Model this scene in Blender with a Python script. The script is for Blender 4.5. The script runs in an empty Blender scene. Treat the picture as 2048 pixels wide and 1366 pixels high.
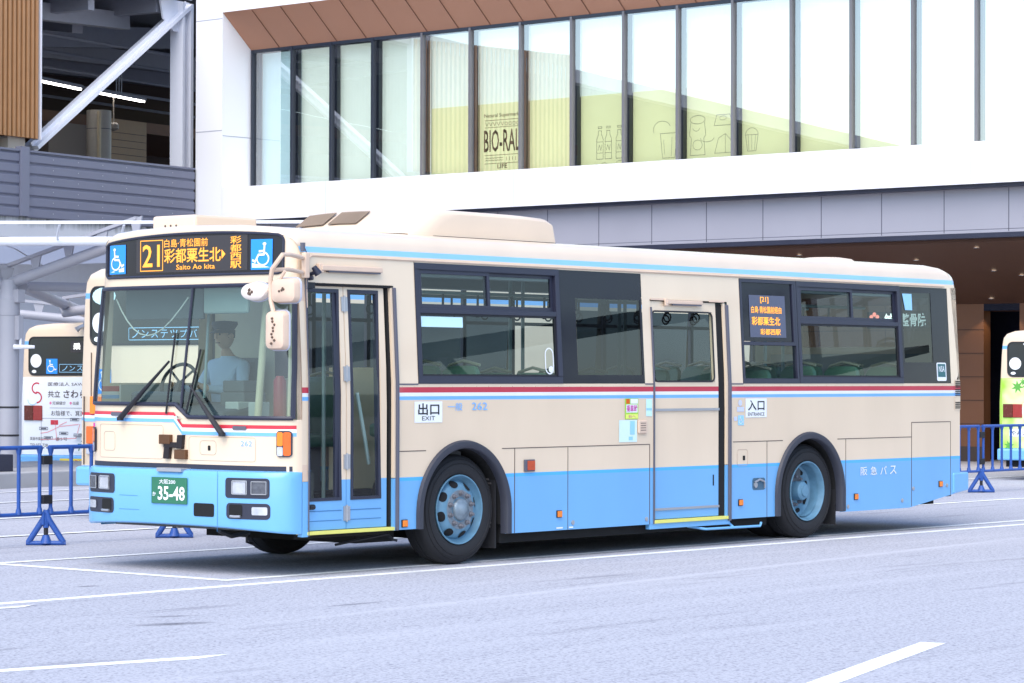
import bpy, math, random
from math import sin, cos, pi, radians, sqrt, atan2
from mathutils import Vector, Matrix
random.seed(7)
SC = bpy.context.scene
COL = SC.collection

# ------------------------------------------------------------------ camera
cam = bpy.data.cameras.new('camera')
cam.sensor_width = 36.0
cam.lens = 5508.7 * 36 / 2048
cam.clip_end = 2000
cam_o = bpy.data.objects.new('camera', cam)
COL.objects.link(cam_o)
YAW, PIT, ROL = radians(40.4991), radians(0.7151), radians(0.1390)
fw = Vector((cos(YAW) * cos(PIT), sin(YAW) * cos(PIT), sin(PIT)))
rt = Vector((sin(YAW), -cos(YAW), 0))
up = rt.cross(fw)
r2 = rt * cos(ROL) + up * sin(ROL)
u2 = -rt * sin(ROL) + up * cos(ROL)
m = Matrix((r2, u2, -fw)).transposed().to_4x4()
m.translation = Vector((-15.972, -15.889, 1.645))
cam_o.matrix_world = m
SC.camera = cam_o

# ------------------------------------------------------------------ sky, sun, exposure
SUN_DIR = Vector((-0.62, -0.25, 0.85)).normalized()      # towards the light
w = bpy.data.worlds.new('World')
SC.world = w
w.use_nodes = True
nt = w.node_tree
sky = nt.nodes.new('ShaderNodeTexSky')
sky.sky_type = 'NISHITA'
sky.sun_disc = False
sky.sun_elevation = math.asin(SUN_DIR.z)
sky.sun_rotation = atan2(SUN_DIR.x, SUN_DIR.y)
sky.air_density = 1.0
sky.dust_density = 1.0
sky.ozone_density = 1.0
nt.links.new(sky.outputs['Color'], nt.nodes['Background'].inputs['Color'])
nt.nodes['Background'].inputs['Strength'].default_value = 0.15
sl = bpy.data.lights.new('sun', 'SUN')
sl.energy = 1.5
sl.angle = radians(60)
sl.color = (1.0, 0.93, 0.84)
so = bpy.data.objects.new('sun', sl)
so.rotation_euler = SUN_DIR.to_track_quat('Z', 'Y').to_euler()
COL.objects.link(so)
SC.view_settings.view_transform = 'Standard'
SC.view_settings.look = 'None'
SC.view_settings.exposure = 1.18
SC.view_settings.gamma = 1.0
SC.cycles.max_bounces = 8
SC.cycles.transparent_max_bounces = 24
SC.cycles.use_denoising = True

# ------------------------------------------------------------------ materials
MATS = {}
def srgb(r, g, b):
    f = lambda c: (c / 255 / 12.92) if c <= 10 else (((c / 255) + .055) / 1.055) ** 2.4
    return (f(r), f(g), f(b), 1)

def principled(name):
    mt = bpy.data.materials.new(name)
    mt.use_nodes = True
    return mt, mt.node_tree, mt.node_tree.nodes['Principled BSDF']

def mat(name, col, rough=.5, metal=0., var=.06, scale=6., spec=.5, bump=0., coat=0.):
    """plain colour with a little cloudy variation of tone and gloss"""
    if name in MATS: return MATS[name]
    mt, t, p = principled(name)
    c = (*col[:3], 1)
    tc = t.nodes.new('ShaderNodeTexCoord')
    nz = t.nodes.new('ShaderNodeTexNoise'); nz.inputs['Scale'].default_value = scale; nz.inputs['Detail'].default_value = 5
    t.links.new(tc.outputs['Object'], nz.inputs['Vector'])
    mx = t.nodes.new('ShaderNodeMix'); mx.data_type = 'RGBA'
    mx.inputs[6].default_value = tuple(min(1, k * (1 - var)) for k in c[:3]) + (1,)
    mx.inputs[7].default_value = tuple(min(1, k * (1 + var)) for k in c[:3]) + (1,)
    t.links.new(nz.outputs['Fac'], mx.inputs[0])
    t.links.new(mx.outputs[2], p.inputs['Base Color'])
    mr = t.nodes.new('ShaderNodeMapRange')
    mr.inputs['To Min'].default_value = max(.02, rough - .08); mr.inputs['To Max'].default_value = min(1, rough + .08)
    t.links.new(nz.outputs['Fac'], mr.inputs['Value']); t.links.new(mr.outputs[0], p.inputs['Roughness'])
    p.inputs['Metallic'].default_value = metal
    p.inputs['Specular IOR Level'].default_value = spec
    p.inputs['Coat Weight'].default_value = coat
    p.inputs['Coat Roughness'].default_value = .08
    if bump:
        b = t.nodes.new('ShaderNodeBump'); b.inputs['Strength'].default_value = bump; b.inputs['Distance'].default_value = .01
        n2 = t.nodes.new('ShaderNodeTexNoise'); n2.inputs['Scale'].default_value = scale * 12
        t.links.new(tc.outputs['Object'], n2.inputs['Vector'])
        t.links.new(n2.outputs['Fac'], b.inputs['Height']); t.links.new(b.outputs[0], p.inputs['Normal'])
    MATS[name] = mt
    return mt

def glow(name, col, strength, base=(0.02, 0.02, 0.02)):
    if name in MATS: return MATS[name]
    mt, t, p = principled(name)
    p.inputs['Base Color'].default_value = (*base, 1)
    p.inputs['Emission Color'].default_value = (*col[:3], 1)
    p.inputs['Emission Strength'].default_value = strength
    MATS[name] = mt
    return mt

def glass(name, tint, refl=1.0, base=0.0, rough=.0, wave=.0):
    """thin sheet: tinted see-through plus a mirror-like layer that grows at grazing angles"""
    if name in MATS: return MATS[name]
    mt = bpy.data.materials.new(name); mt.use_nodes = True
    t = mt.node_tree; t.nodes.clear()
    out = t.nodes.new('ShaderNodeOutputMaterial')
    tr = t.nodes.new('ShaderNodeBsdfTransparent'); tr.inputs[0].default_value = (*tint[:3], 1)
    gl = t.nodes.new('ShaderNodeBsdfGlossy'); gl.inputs['Roughness'].default_value = rough
    lw = t.nodes.new('ShaderNodeLayerWeight'); lw.inputs['Blend'].default_value = .5
    pw = t.nodes.new('ShaderNodeMath'); pw.operation = 'POWER'; pw.inputs[1].default_value = 5
    t.links.new(lw.outputs['Facing'], pw.inputs[0])
    fr = t.nodes.new('ShaderNodeMath'); fr.operation = 'MULTIPLY_ADD'; fr.inputs[1].default_value = .94; fr.inputs[2].default_value = .06
    t.links.new(pw.outputs[0], fr.inputs[0])
    ma = t.nodes.new('ShaderNodeMath'); ma.operation = 'MULTIPLY_ADD'; ma.use_clamp = True
    ma.inputs[1].default_value = refl; ma.inputs[2].default_value = base
    t.links.new(fr.outputs[0], ma.inputs[0])
    mx = t.nodes.new('ShaderNodeMixShader')
    t.links.new(ma.outputs[0], mx.inputs[0]); t.links.new(tr.outputs[0], mx.inputs[1]); t.links.new(gl.outputs[0], mx.inputs[2])
    t.links.new(mx.outputs[0], out.inputs[0])
    if wave:
        tc = t.nodes.new('ShaderNodeTexCoord'); nz = t.nodes.new('ShaderNodeTexNoise'); nz.inputs['Scale'].default_value = .8
        t.links.new(tc.outputs['Object'], nz.inputs['Vector'])
        b = t.nodes.new('ShaderNodeBump'); b.inputs['Strength'].default_value = wave; b.inputs['Distance'].default_value = .02
        t.links.new(nz.outputs['Fac'], b.inputs['Height']); t.links.new(b.outputs[0], gl.inputs['Normal'])
    MATS[name] = mt
    return mt

def banded(name, stops, rough=.3, coat=.6, dirt=.15):
    """paint whose colour changes in level bands up the body (object z), with faint road grime low down"""
    if name in MATS: return MATS[name]
    mt, t, p = principled(name)
    tc = t.nodes.new('ShaderNodeTexCoord'); sp = t.nodes.new('ShaderNodeSeparateXYZ')
    t.links.new(tc.outputs['Object'], sp.inputs[0])
    H = 4.0
    dv = t.nodes.new('ShaderNodeMath'); dv.operation = 'DIVIDE'; dv.inputs[1].default_value = H
    t.links.new(sp.outputs['Z'], dv.inputs[0])
    cr = t.nodes.new('ShaderNodeValToRGB'); cr.color_ramp.interpolation = 'CONSTANT'
    els = cr.color_ramp.elements
    for i, (z, c) in enumerate(stops):
        e = els[i] if i < 2 else els.new(z / H)
        e.position = z / H; e.color = (*c[:3], 1)
    t.links.new(dv.outputs[0], cr.inputs[0])
    nz = t.nodes.new('ShaderNodeTexNoise'); nz.inputs['Scale'].default_value = 1.6; nz.inputs['Detail'].default_value = 7
    mp = t.nodes.new('ShaderNodeMapping'); mp.inputs['Scale'].default_value = (1.2, 1.2, .35)
    t.links.new(tc.outputs['Object'], mp.inputs[0]); t.links.new(mp.outputs[0], nz.inputs['Vector'])
    mx = t.nodes.new('ShaderNodeMix'); mx.data_type = 'RGBA'; mx.blend_type = 'MULTIPLY'
    rg = t.nodes.new('ShaderNodeMapRange'); rg.inputs['From Min'].default_value = .35; rg.inputs['From Max'].default_value = .75
    rg.inputs['To Min'].default_value = 0; rg.inputs['To Max'].default_value = dirt
    t.links.new(nz.outputs['Fac'], rg.inputs['Value']); t.links.new(rg.outputs[0], mx.inputs[0])
    mx.inputs[7].default_value = (.55, .52, .5, 1)
    t.links.new(cr.outputs[0], mx.inputs[6]); t.links.new(mx.outputs[2], p.inputs['Base Color'])
    p.inputs['Roughness'].default_value = rough
    p.inputs['Coat Weight'].default_value = coat; p.inputs['Coat Roughness'].default_value = .06
    # very slight panel waviness so that the gloss is not dead flat
    b = t.nodes.new('ShaderNodeBump'); b.inputs['Strength'].default_value = .12; b.inputs['Distance'].default_value = .02
    t.links.new(nz.outputs['Fac'], b.inputs['Height']); t.links.new(b.outputs[0], p.inputs['Normal'])
    MATS[name] = mt
    return mt

BEIGE = (.76, .605, .44)
BLUE = (.15, .405, .73)
BLUE2 = (.06, .42, .82)
STRB = (.17, .44, .85)
WHITE = (.82, .82, .82)
RED = (.52, .035, .065)
M_BODY = banded('bus_side_paint', [(0, BLUE), (.742, BLUE2), (.781, BEIGE), (1.434, STRB), (1.467, WHITE), (1.496, RED), (1.532, BEIGE), (2.650, (.24, .54, .88)), (2.690, BEIGE)])
M_BEIGE = mat('beige_paint', BEIGE, .32, var=.03, scale=2, coat=.3)
M_BEIGED = mat('aged_beige_paint', (.66, .49, .37), .45, var=.10, scale=9)
M_BLUE = mat('blue_paint', (.15, .41, .73), .32, var=.04, scale=2, coat=.3)
M_STRB = mat('pale_blue_stripe', STRB, .35, var=.03)
M_WHITE = mat('white_paint', WHITE, .35, var=.03)
M_RED = mat('red_stripe', (.60, .03, .055), .35, var=.03)
M_NAVY = mat('navy_window_frame', (.022, .024, .045), .42, var=.15, scale=4)
M_BLACK = mat('black_rubber', (.012, .012, .016), .55, var=.2, scale=8)
M_TYRE = mat('tyre_rubber', (.012, .012, .015), .75, var=.25, scale=7, bump=.1)
M_DARK = mat('underbody_black', (.006, .006, .007), .9, var=.2)
M_GREYT = mat('grey_trim', (.10, .10, .13), .5, var=.1)
M_RIM = mat('blue_steel_rim', (.115, .25, .36), .5, var=.35, scale=11)
M_HUB = mat('worn_wheel_nut_metal', (.15, .15, .17), .6, metal=.2, var=.35, scale=22)
M_CHROME = mat('bright_metal', (.72, .72, .74), .22, metal=.9, var=.05)
M_ALU = mat('dull_aluminium', (.45, .45, .47), .4, metal=.7, var=.1)
M_LENS = mat('clear_lamp_lens', (.62, .64, .68), .12, metal=.5, var=.25, scale=18)
M_LENSD = mat('smoked_lamp_lens', (.16, .17, .19), .1, metal=.6, var=.6, scale=30)
M_AMBER = mat('amber_lens', (.85, .22, .01), .2, var=.15, scale=25, coat=.5)
M_AMBERD = mat('orange_lens', (.70, .12, .008), .2, var=.15, scale=25, coat=.5)
M_REDL = mat('red_lens', (.30, .012, .012), .2, var=.2, scale=25, coat=.5)
M_REFL = mat('red_reflector', (.50, .07, .02), .3, var=.2, scale=40)
M_YEL = mat('yellow_step_edge', (.72, .68, .16), .6, var=.08, scale=20)
M_PLATE = mat('green_plate', (.022, .16, .085), .45, var=.08)
M_SIGNW = mat('white_sticker', (.80, .82, .84), .5, var=.02)
M_INK = mat('black_ink', (.012, .012, .015), .6)
M_SKYB = mat('sign_blue', (.015, .27, .82), .4, var=.03)
M_SKYBL = mat('sticker_pale_blue', (.30, .60, .85), .5, var=.05)
M_PALE = mat('pale_aqua_sticker', (.55, .80, .85), .5, var=.05)
M_MAG = mat('magenta_ink', (.55, .02, .32), .5)
M_GREEN = mat('sticker_green', (.36, .66, .06), .5, var=.05)
M_LED = glow('amber_led', (1.0, .40, .03), .95)
M_LEDBG = mat('led_matrix_panel', (.035, .030, .032), .5, var=.12, scale=60)
M_LEDBG2 = mat('led_matrix_grey', (.085, .095, .15), .4, var=.1, scale=40)
M_SCREEN = mat('black_glass_panel', (.010, .011, .022), .10, var=.2, scale=2, spec=.28)
M_GLASS = glass('bus_window_glass', (.60, .71, .70), .85, .0)
M_GLASSD = glass('dark_bus_glass', (.16, .21, .22), 1.0, .01)
M_WIND = glass('windscreen_glass', (.64, .76, .73), 1.15, .02)
M_DOORG = glass('door_glass', (.86, .93, .90), .7, .0)
M_SEAT = mat('green_seat_vinyl', (.10, .20, .135), .45, var=.15, scale=6)
M_INTW = mat('interior_cream', (.50, .46, .34), .6, var=.08)
M_INTG = mat('interior_grey', (.10, .11, .12), .6, var=.15)
M_DASH = mat('dashboard_grey', (.055, .07, .09), .6, var=.12)
M_WOODI = mat('interior_brown_panel', (.24, .13, .05), .6, var=.1)
M_FLOOR = mat('bus_floor', (.13, .135, .14), .8, var=.2)
M_BRONZE = mat('bronze_badge', (.15, .07, .035), .35, metal=.6, var=.2)
M_BADGE = mat('dark_badge', (.018, .012, .015), .35, metal=.3, var=.2)

# ------------------------------------------------------------------ mesh helpers
class MB:
    def __init__(s): s.v = []; s.f = []; s.mi = []; s.cur = 0
    def pts(s, ps):
        n = len(s.v); s.v += [tuple(p) for p in ps]; return n
    def face(s, ps):
        n = s.pts(ps); s.f.append(tuple(range(n, n + len(ps)))); s.mi.append(s.cur)
    def box(s, x0, x1, y0, y1, z0, z1):
        n = s.pts([(x, y, z) for x in (x0, x1) for y in (y0, y1) for z in (z0, z1)])
        for q in ((0, 1, 3, 2), (4, 6, 7, 5), (0, 4, 5, 1), (2, 3, 7, 6), (0, 2, 6, 4), (1, 5, 7, 3)):
            s.f.append(tuple(n + k for k in q)); s.mi.append(s.cur)
        return s
    def hexa(s, P):
        """8 corners ordered like box()"""
        n = s.pts(P)
        for q in ((0, 1, 3, 2), (4, 6, 7, 5), (0, 4, 5, 1), (2, 3, 7, 6), (0, 2, 6, 4), (1, 5, 7, 3)):
            s.f.append(tuple(n + k for k in q)); s.mi.append(s.cur)
        return s
    def bar(s, a, b, w, h, upv=(0, 0, 1)):
        a = Vector(a); b = Vector(b); d = (b - a).normalized(); u = Vector(upv)
        if abs(d.dot(u)) > .98: u = Vector((1, 0, 0))
        sd = d.cross(u).normalized(); u = sd.cross(d)
        return s.hexa([p + sd * (i * w / 2) + u * (j * h / 2) for p in (a, b) for i in (-1, 1) for j in (-1, 1)])
    def tube(s, ps, r, seg=8, cap=True):
        ps = [Vector(p) for p in ps]; rr = r if isinstance(r, (list, tuple)) else [r] * len(ps)
        n0 = len(s.v); ref = None
        for i, p in enumerate(ps):
            d = (ps[min(i + 1, len(ps) - 1)] - ps[max(i - 1, 0)]).normalized()
            if ref is None:
                ref = Vector((0, 0, 1)) if abs(d.z) < .9 else Vector((1, 0, 0))
            a = d.cross(ref).normalized(); b = a.cross(d).normalized(); ref = b if abs(d.dot(b)) < .9 else ref
            for k in range(seg):
                t = 2 * pi * k / seg
                s.v.append(tuple(p + (a * cos(t) + b * sin(t)) * rr[i]))
        for i in range(len(ps) - 1):
            for k in range(seg):
                q = (n0 + i * seg + k, n0 + i * seg + (k + 1) % seg, n0 + (i + 1) * seg + (k + 1) % seg, n0 + (i + 1) * seg + k)
                s.f.append(q); s.mi.append(s.cur)
        if cap:
            s.f.append(tuple(range(n0, n0 + seg))); s.mi.append(s.cur)
            e = n0 + (len(ps) - 1) * seg
            s.f.append(tuple(range(e, e + seg))); s.mi.append(s.cur)
        return s
    def lathe(s, prof, c, axis='y', seg=40):
        """prof: (radius, offset along axis)"""
        n0 = len(s.v)
        for (r, o) in prof:
            for k in range(seg):
                t = 2 * pi * k / seg; a = r * cos(t); b = r * sin(t)
                if axis == 'y': s.v.append((c[0] + a, c[1] + o, c[2] + b))
                elif axis == 'z': s.v.append((c[0] + a, c[1] + b, c[2] + o))
                else: s.v.append((c[0] + o, c[1] + a, c[2] + b))
        for i in range(len(prof) - 1):
            for k in range(seg):
                s.f.append((n0 + i * seg + k, n0 + i * seg + (k + 1) % seg, n0 + (i + 1) * seg + (k + 1) % seg, n0 + (i + 1) * seg + k)); s.mi.append(s.cur)
        return s
    def grid(s, rows):
        """rows: list of equal-length point rows"""
        nx = len(rows[0]); n0 = len(s.v)
        for r in rows: s.v += [tuple(p) for p in r]
        for i in range(len(rows) - 1):
            for k in range(nx - 1):
                s.f.append((n0 + i * nx + k, n0 + i * nx + k + 1, n0 + (i + 1) * nx + k + 1, n0 + (i + 1) * nx + k)); s.mi.append(s.cur)
        return s
    def slab(s, poly, nrm, th):
        """polygon (list of 3d points) thickened along nrm by th"""
        nrm = Vector(nrm); a = [Vector(p) for p in poly]; b = [p + nrm * th for p in a]
        n = s.pts(a + b); k = len(a)
        s.f.append(tuple(range(n, n + k))); s.mi.append(s.cur)
        s.f.append(tuple(range(n + k, n + 2 * k))); s.mi.append(s.cur)
        for i in range(k):
            s.f.append((n + i, n + (i + 1) % k, n + k + (i + 1) % k, n + k + i)); s.mi.append(s.cur)
        return s
    def build(s, name, mt, parent=None, smooth=False, bevel=0., label=None, angle=40):
        me = bpy.data.meshes.new(name)
        me.from_pydata(s.v, [], s.f)
        import bmesh
        bm = bmesh.new(); bm.from_mesh(me)
        for i, f in enumerate(bm.faces): f.material_index = s.mi[i]
        bmesh.ops.remove_doubles(bm, verts=bm.verts, dist=1e-5)
        bmesh.ops.recalc_face_normals(bm, faces=bm.faces)
        bm.to_mesh(me); bm.free()
        for q in (mt if isinstance(mt, (list, tuple)) else [mt]): me.materials.append(q)
        if smooth:
            me.shade_smooth()
            try: me.set_sharp_from_angle(angle=radians(angle))
            except Exception: pass
        o = bpy.data.objects.new(name, me); COL.objects.link(o)
        if parent is not None: o.parent = parent
        if bevel:
            b = o.modifiers.new('bevel', 'BEVEL'); b.width = bevel; b.segments = 2; b.limit_method = 'ANGLE'; b.angle_limit = radians(40)
        if label: o['label'] = label
        return o

def empty(name, label, cat, loc=(0, 0, 0), rz=0., group=None):
    o = bpy.data.objects.new(name, None); o.empty_display_size = .3
    COL.objects.link(o); o.location = loc; o.rotation_euler = (0, 0, rz)
    tag(o, label, cat, group)
    return o
def tag(o, label, cat, group=None):
    o['label'] = label; o['category'] = cat
    if group: o['group'] = group
    return o
def structure(o, label, cat):
    o['kind'] = 'structure'; o['label'] = label; o['category'] = cat
    return o
def relabel(o, label): o['label'] = label
def copy_tree(o, parent=None):
    c = o.copy(); COL.objects.link(c)
    if parent is not None: c.parent = parent; c.matrix_parent_inverse = o.matrix_parent_inverse.copy()
    for ch in list(o.children): copy_tree(ch, c)
    return c

_TX = {}
def text_geo(s, bold=0.):
    k = (s, bold)
    if k in _TX: return _TX[k]
    cu = bpy.data.curves.new('lettering', 'FONT'); cu.body = s; cu.resolution_u = 2; cu.offset = bold
    ob = bpy.data.objects.new('lettering', cu); COL.objects.link(ob)
    dg = bpy.context.evaluated_depsgraph_get(); dg.update()
    me = bpy.data.meshes.new_from_object(ob.evaluated_get(dg))
    vs = [tuple(v.co) for v in me.vertices]; fs = [tuple(p.vertices) for p in me.polygons]
    bpy.data.objects.remove(ob); bpy.data.curves.remove(cu); bpy.data.meshes.remove(me)
    if not vs: return [], []
    x0 = min(v[0] for v in vs); x1 = max(v[0] for v in vs); y0 = min(v[1] for v in vs); y1 = max(v[1] for v in vs)
    vs = [((v[0] - x0) / max(1e-6, x1 - x0), (v[1] - y0) / max(1e-6, y1 - y0)) for v in vs]
    _TX[k] = (vs, fs)
    return vs, fs
def text(mb, s, fmap, a0, b0, a1, b1, bold=0.):
    """lettering fitted to the rectangle a0..a1, b0..b1 of the surface fmap(a,b)"""
    vs, fs = text_geo(s, bold); n = len(mb.v)
    for (x, y) in vs: mb.v.append(tuple(fmap(a0 + (a1 - a0) * x, b0 + (b1 - b0) * y)))
    for f in fs: mb.f.append(tuple(n + k for k in f)); mb.mi.append(mb.cur)
# flat drawing on a surface
def poly(mb, fmap, pts): mb.face([fmap(a, b) for a, b in pts])
def rect(mb, fmap, a0, b0, a1, b1, n=1):
    for i in range(n):
        p = a0 + (a1 - a0) * i / n; q = a0 + (a1 - a0) * (i + 1) / n
        poly(mb, fmap, [(p, b0), (q, b0), (q, b1), (p, b1)])
def rrect_pts(a0, b0, a1, b1, r, seg=5):
    o = []
    sa = 1 if a1 > a0 else -1
    for (ca, cb, t0) in ((a1 - sa * r, b1 - r, 0), (a0 + sa * r, b1 - r, 90), (a0 + sa * r, b0 + r, 180), (a1 - sa * r, b0 + r, 270)):
        for k in range(seg + 1):
            t = radians(t0 + 90 * k / seg); o.append((ca + sa * r * cos(t), cb + r * sin(t)))
    return o
def disc(mb, fmap, ca, cb, ra, rb=None, seg=20):
    rb = rb or ra
    poly(mb, fmap, [(ca + ra * cos(2 * pi * k / seg), cb + rb * sin(2 * pi * k / seg)) for k in range(seg)])
def arc(mb, fmap, ca, cb, ra, rb, wd, t0=0, t1=360, seg=24):
    for k in range(seg):
        q = []
        for t, d in ((k, -1), (k + 1, -1), (k + 1, 1), (k, 1)):
            th = radians(t0 + (t1 - t0) * t / seg)
            q.append((ca + (ra + d * wd / 2) * cos(th), cb + (rb + d * wd / 2) * sin(th)))
        poly(mb, fmap, q)
def stroke(mb, fmap, pts, wd):
    for (a, b), (c, d) in zip(pts[:-1], pts[1:]):
        L = sqrt((c - a) ** 2 + (d - b) ** 2) or 1e-6
        nx, ny = -(d - b) / L * wd / 2, (c - a) / L * wd / 2
        ex, ey = (c - a) / L * wd * .3, (d - b) / L * wd * .3
        poly(mb, fmap, [(a + nx - ex, b + ny - ey), (a - nx - ex, b - ny - ey), (c - nx + ex, d - ny + ey), (c + nx + ex, d + ny + ey)])

def wheelchair(mb, f, a0, b0, a1, b1, ramp=True, flip=False):
    """white wheelchair figure inside the rectangle"""
    A = lambda x: a0 + (a1 - a0) * ((1 - x) if flip else x); B = lambda y: b0 + (b1 - b0) * y
    g = lambda x, y: f(A(x), B(y))
    wd = .075
    disc(mb, g, .34, .86, .085, .055, 12)
    stroke(mb, g, [(.34, .80), (.36, .50), (.62, .49), (.78, .26), (.90, .31)], wd)
    stroke(mb, g, [(.35, .62), (.58, .61)], wd)
    arc(mb, g, .42, .36, .27, .22, wd * .8, 100, 375, 20)
    if ramp: poly(mb, g, [(.08, .06), (.93, .06), (.93, .22)])

exec_later = []
# ------------------------------------------------------------------ ground
def gz(x, y):
    """the yard lies level round the front bus and falls a little towards the far bays"""
    d = .76 * x + .649 * y
    t = max(0, min(1, (d - 18.5) / 6.5)); t = t * t * (3 - 2 * t)
    lat = (x + 15.97) * .649 - (y + 15.89) * .76
    return -t * max(.2, min(.45, .34 - .001 * lat))

PALE = (.50, .505, .55); DARK = (.07, .07, .085)
STAINS = [(3.2, -2.12, 9, .09, 6, PALE, .6), (1.2, -7.35, .55, .42, 35, DARK, .6), (.2, -7.2, .35, .2, 20, DARK, .4), (-3.55, -2.35, .30, .12, -20, DARK, .75), (-3.2, -1.9, .25, .07, -25, DARK, .5), (-1.8, .55, .12, .05, -10, DARK, .8),
          (-1.6, -2.15, .35, .05, 0, DARK, .5), (-6.0, -3.0, .9, .05, 12, DARK, .5), (4.5, 1.6, 1.2, .5, 0, DARK, .5), (9, 1.4, .8, .4, 10, DARK, .4), (2.0, 1.3, .8, .5, 0, DARK, .5), (6.5, -3.2, 1.6, .10, -4, DARK, .25), (5.0, -4.6, 2.6, .12, 5, PALE, .3), (12.5, -1.4, 2.0, .08, 4, DARK, .3)]
def asphalt():
    mt, t, p = principled('worn_grey_asphalt')
    tc = t.nodes.new('ShaderNodeTexCoord')
    def noise(sc, det=4, vec=None, rgh=.55):
        n = t.nodes.new('ShaderNodeTexNoise'); n.inputs['Scale'].default_value = sc; n.inputs['Detail'].default_value = det
        n.inputs['Roughness'].default_value = rgh
        t.links.new(vec or tc.outputs['Object'], n.inputs['Vector']); return n
    def mixc(fac, a, b, blend='MIX'):
        x = t.nodes.new('ShaderNodeMix'); x.data_type = 'RGBA'; x.blend_type = blend
        for s, v in ((0, fac), (6, a), (7, b)):
            if isinstance(v, (tuple, float)): x.inputs[s].default_value = v
            else: t.links.new(v, x.inputs[s])
        return x.outputs[2]
    def rng(v, f0, f1, t0, t1):
        r = t.nodes.new('ShaderNodeMapRange'); r.inputs['From Min'].default_value = f0; r.inputs['From Max'].default_value = f1
        r.inputs['To Min'].default_value = t0; r.inputs['To Max'].default_value = t1; t.links.new(v, r.inputs['Value']); return r.outputs[0]
    big = noise(.18, 6); mid = noise(1.3, 5); fine = noise(42, 4); grit = noise(20, 5)
    vo = t.nodes.new('ShaderNodeTexVoronoi'); vo.inputs['Scale'].default_value = 75; t.links.new(tc.outputs['Object'], vo.inputs['Vector'])
    c = mixc(big.outputs['Fac'], (.30, .305, .345, 1), (.39, .395, .44, 1))
    c = mixc(rng(mid.outputs['Fac'], .35, .7, 0, .30), c, (.27, .275, .335, 1))
    # stones
    c = mixc(rng(vo.outputs['Distance'], .0, .5, .0, .55), c, (.52, .525, .57, 1))
    c = mixc(rng(fine.outputs['Fac'], .50, .68, 0, .8), c, (.14, .14, .17, 1))
    c = mixc(rng(grit.outputs['Fac'], .54, .70, 0, .65), c, (.15, .15, .19, 1))
    # long tyre-polished streaks along the lane, darker scuffs
    mp = t.nodes.new('ShaderNodeMapping'); mp.inputs['Scale'].default_value = (.12, 2.2, 1); mp.inputs['Rotation'].default_value = (0, 0, radians(-6))
    t.links.new(tc.outputs['Object'], mp.inputs[0])
    st = noise(1.0, 6, mp.outputs[0])
    c = mixc(rng(st.outputs['Fac'], .48, .72, 0, .35), c, (.52, .525, .57, 1))
    mp2 = t.nodes.new('ShaderNodeMapping'); mp2.inputs['Scale'].default_value = (.35, 2.8, 1); mp2.inputs['Rotation'].default_value = (0, 0, radians(14)); mp2.inputs['Location'].default_value = (3.3, 1.2, 0)
    t.links.new(tc.outputs['Object'], mp2.inputs[0])
    sc = noise(1.1, 5, mp2.outputs[0])
    c = mixc(rng(sc.outputs['Fac'], .60, .74, 0, .6), c, (.17, .17, .20, 1))
    # a pale paving joint, oil drips and rubber scuffs, each with its own ragged shape
    wob = noise(5.0, 5)
    def stain(c, x, y, rx, ry, rot, col, amt):
        mp = t.nodes.new('ShaderNodeMapping'); mp.vector_type = 'TEXTURE'
        mp.inputs['Location'].default_value = (x, y, 0); mp.inputs['Rotation'].default_value = (0, 0, radians(rot)); mp.inputs['Scale'].default_value = (rx, ry, 1e3)
        t.links.new(tc.outputs['Object'], mp.inputs[0])
        ln = t.nodes.new('ShaderNodeVectorMath'); ln.operation = 'LENGTH'; t.links.new(mp.outputs[0], ln.inputs[0])
        ad = t.nodes.new('ShaderNodeMath'); ad.operation = 'MULTIPLY_ADD'; ad.inputs[1].default_value = 1.6; t.links.new(wob.outputs['Fac'], ad.inputs[0]); t.links.new(ln.outputs['Value'], ad.inputs[2])
        return mixc(rng(ad.outputs[0], 1.9, 1.1, 0, amt), c, col)
    for (x, y, rx, ry, rot, col, amt) in STAINS: c = stain(c, x, y, rx, ry, rot, (*col, 1), amt)
    t.links.new(c, p.inputs['Base Color'])
    p.inputs['Roughness'].default_value = .85; p.inputs['Specular IOR Level'].default_value = .25
    b = t.nodes.new('ShaderNodeBump'); b.inputs['Strength'].default_value = .12; b.inputs['Distance'].default_value = .004
    t.links.new(vo.outputs['Distance'], b.inputs['Height']); t.links.new(b.outputs[0], p.inputs['Normal'])
    return mt
def axis(lo, hi, far):
    a = [-far, -far / 3, lo * 1.6]; k = lo
    while k <= hi: a.append(k); k += 1.5
    return a + [hi * 1.6, far / 3, far]
g = MB()
xs = axis(-30, 60, 700); ys_ = axis(-30, 60, 700)
g.grid([[(x, y, gz(x, y)) for x in xs] for y in ys_])
structure(g.build('ground', asphalt(), smooth=True), 'pale grey worn asphalt yard of the bus terminal', 'ground')

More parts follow.
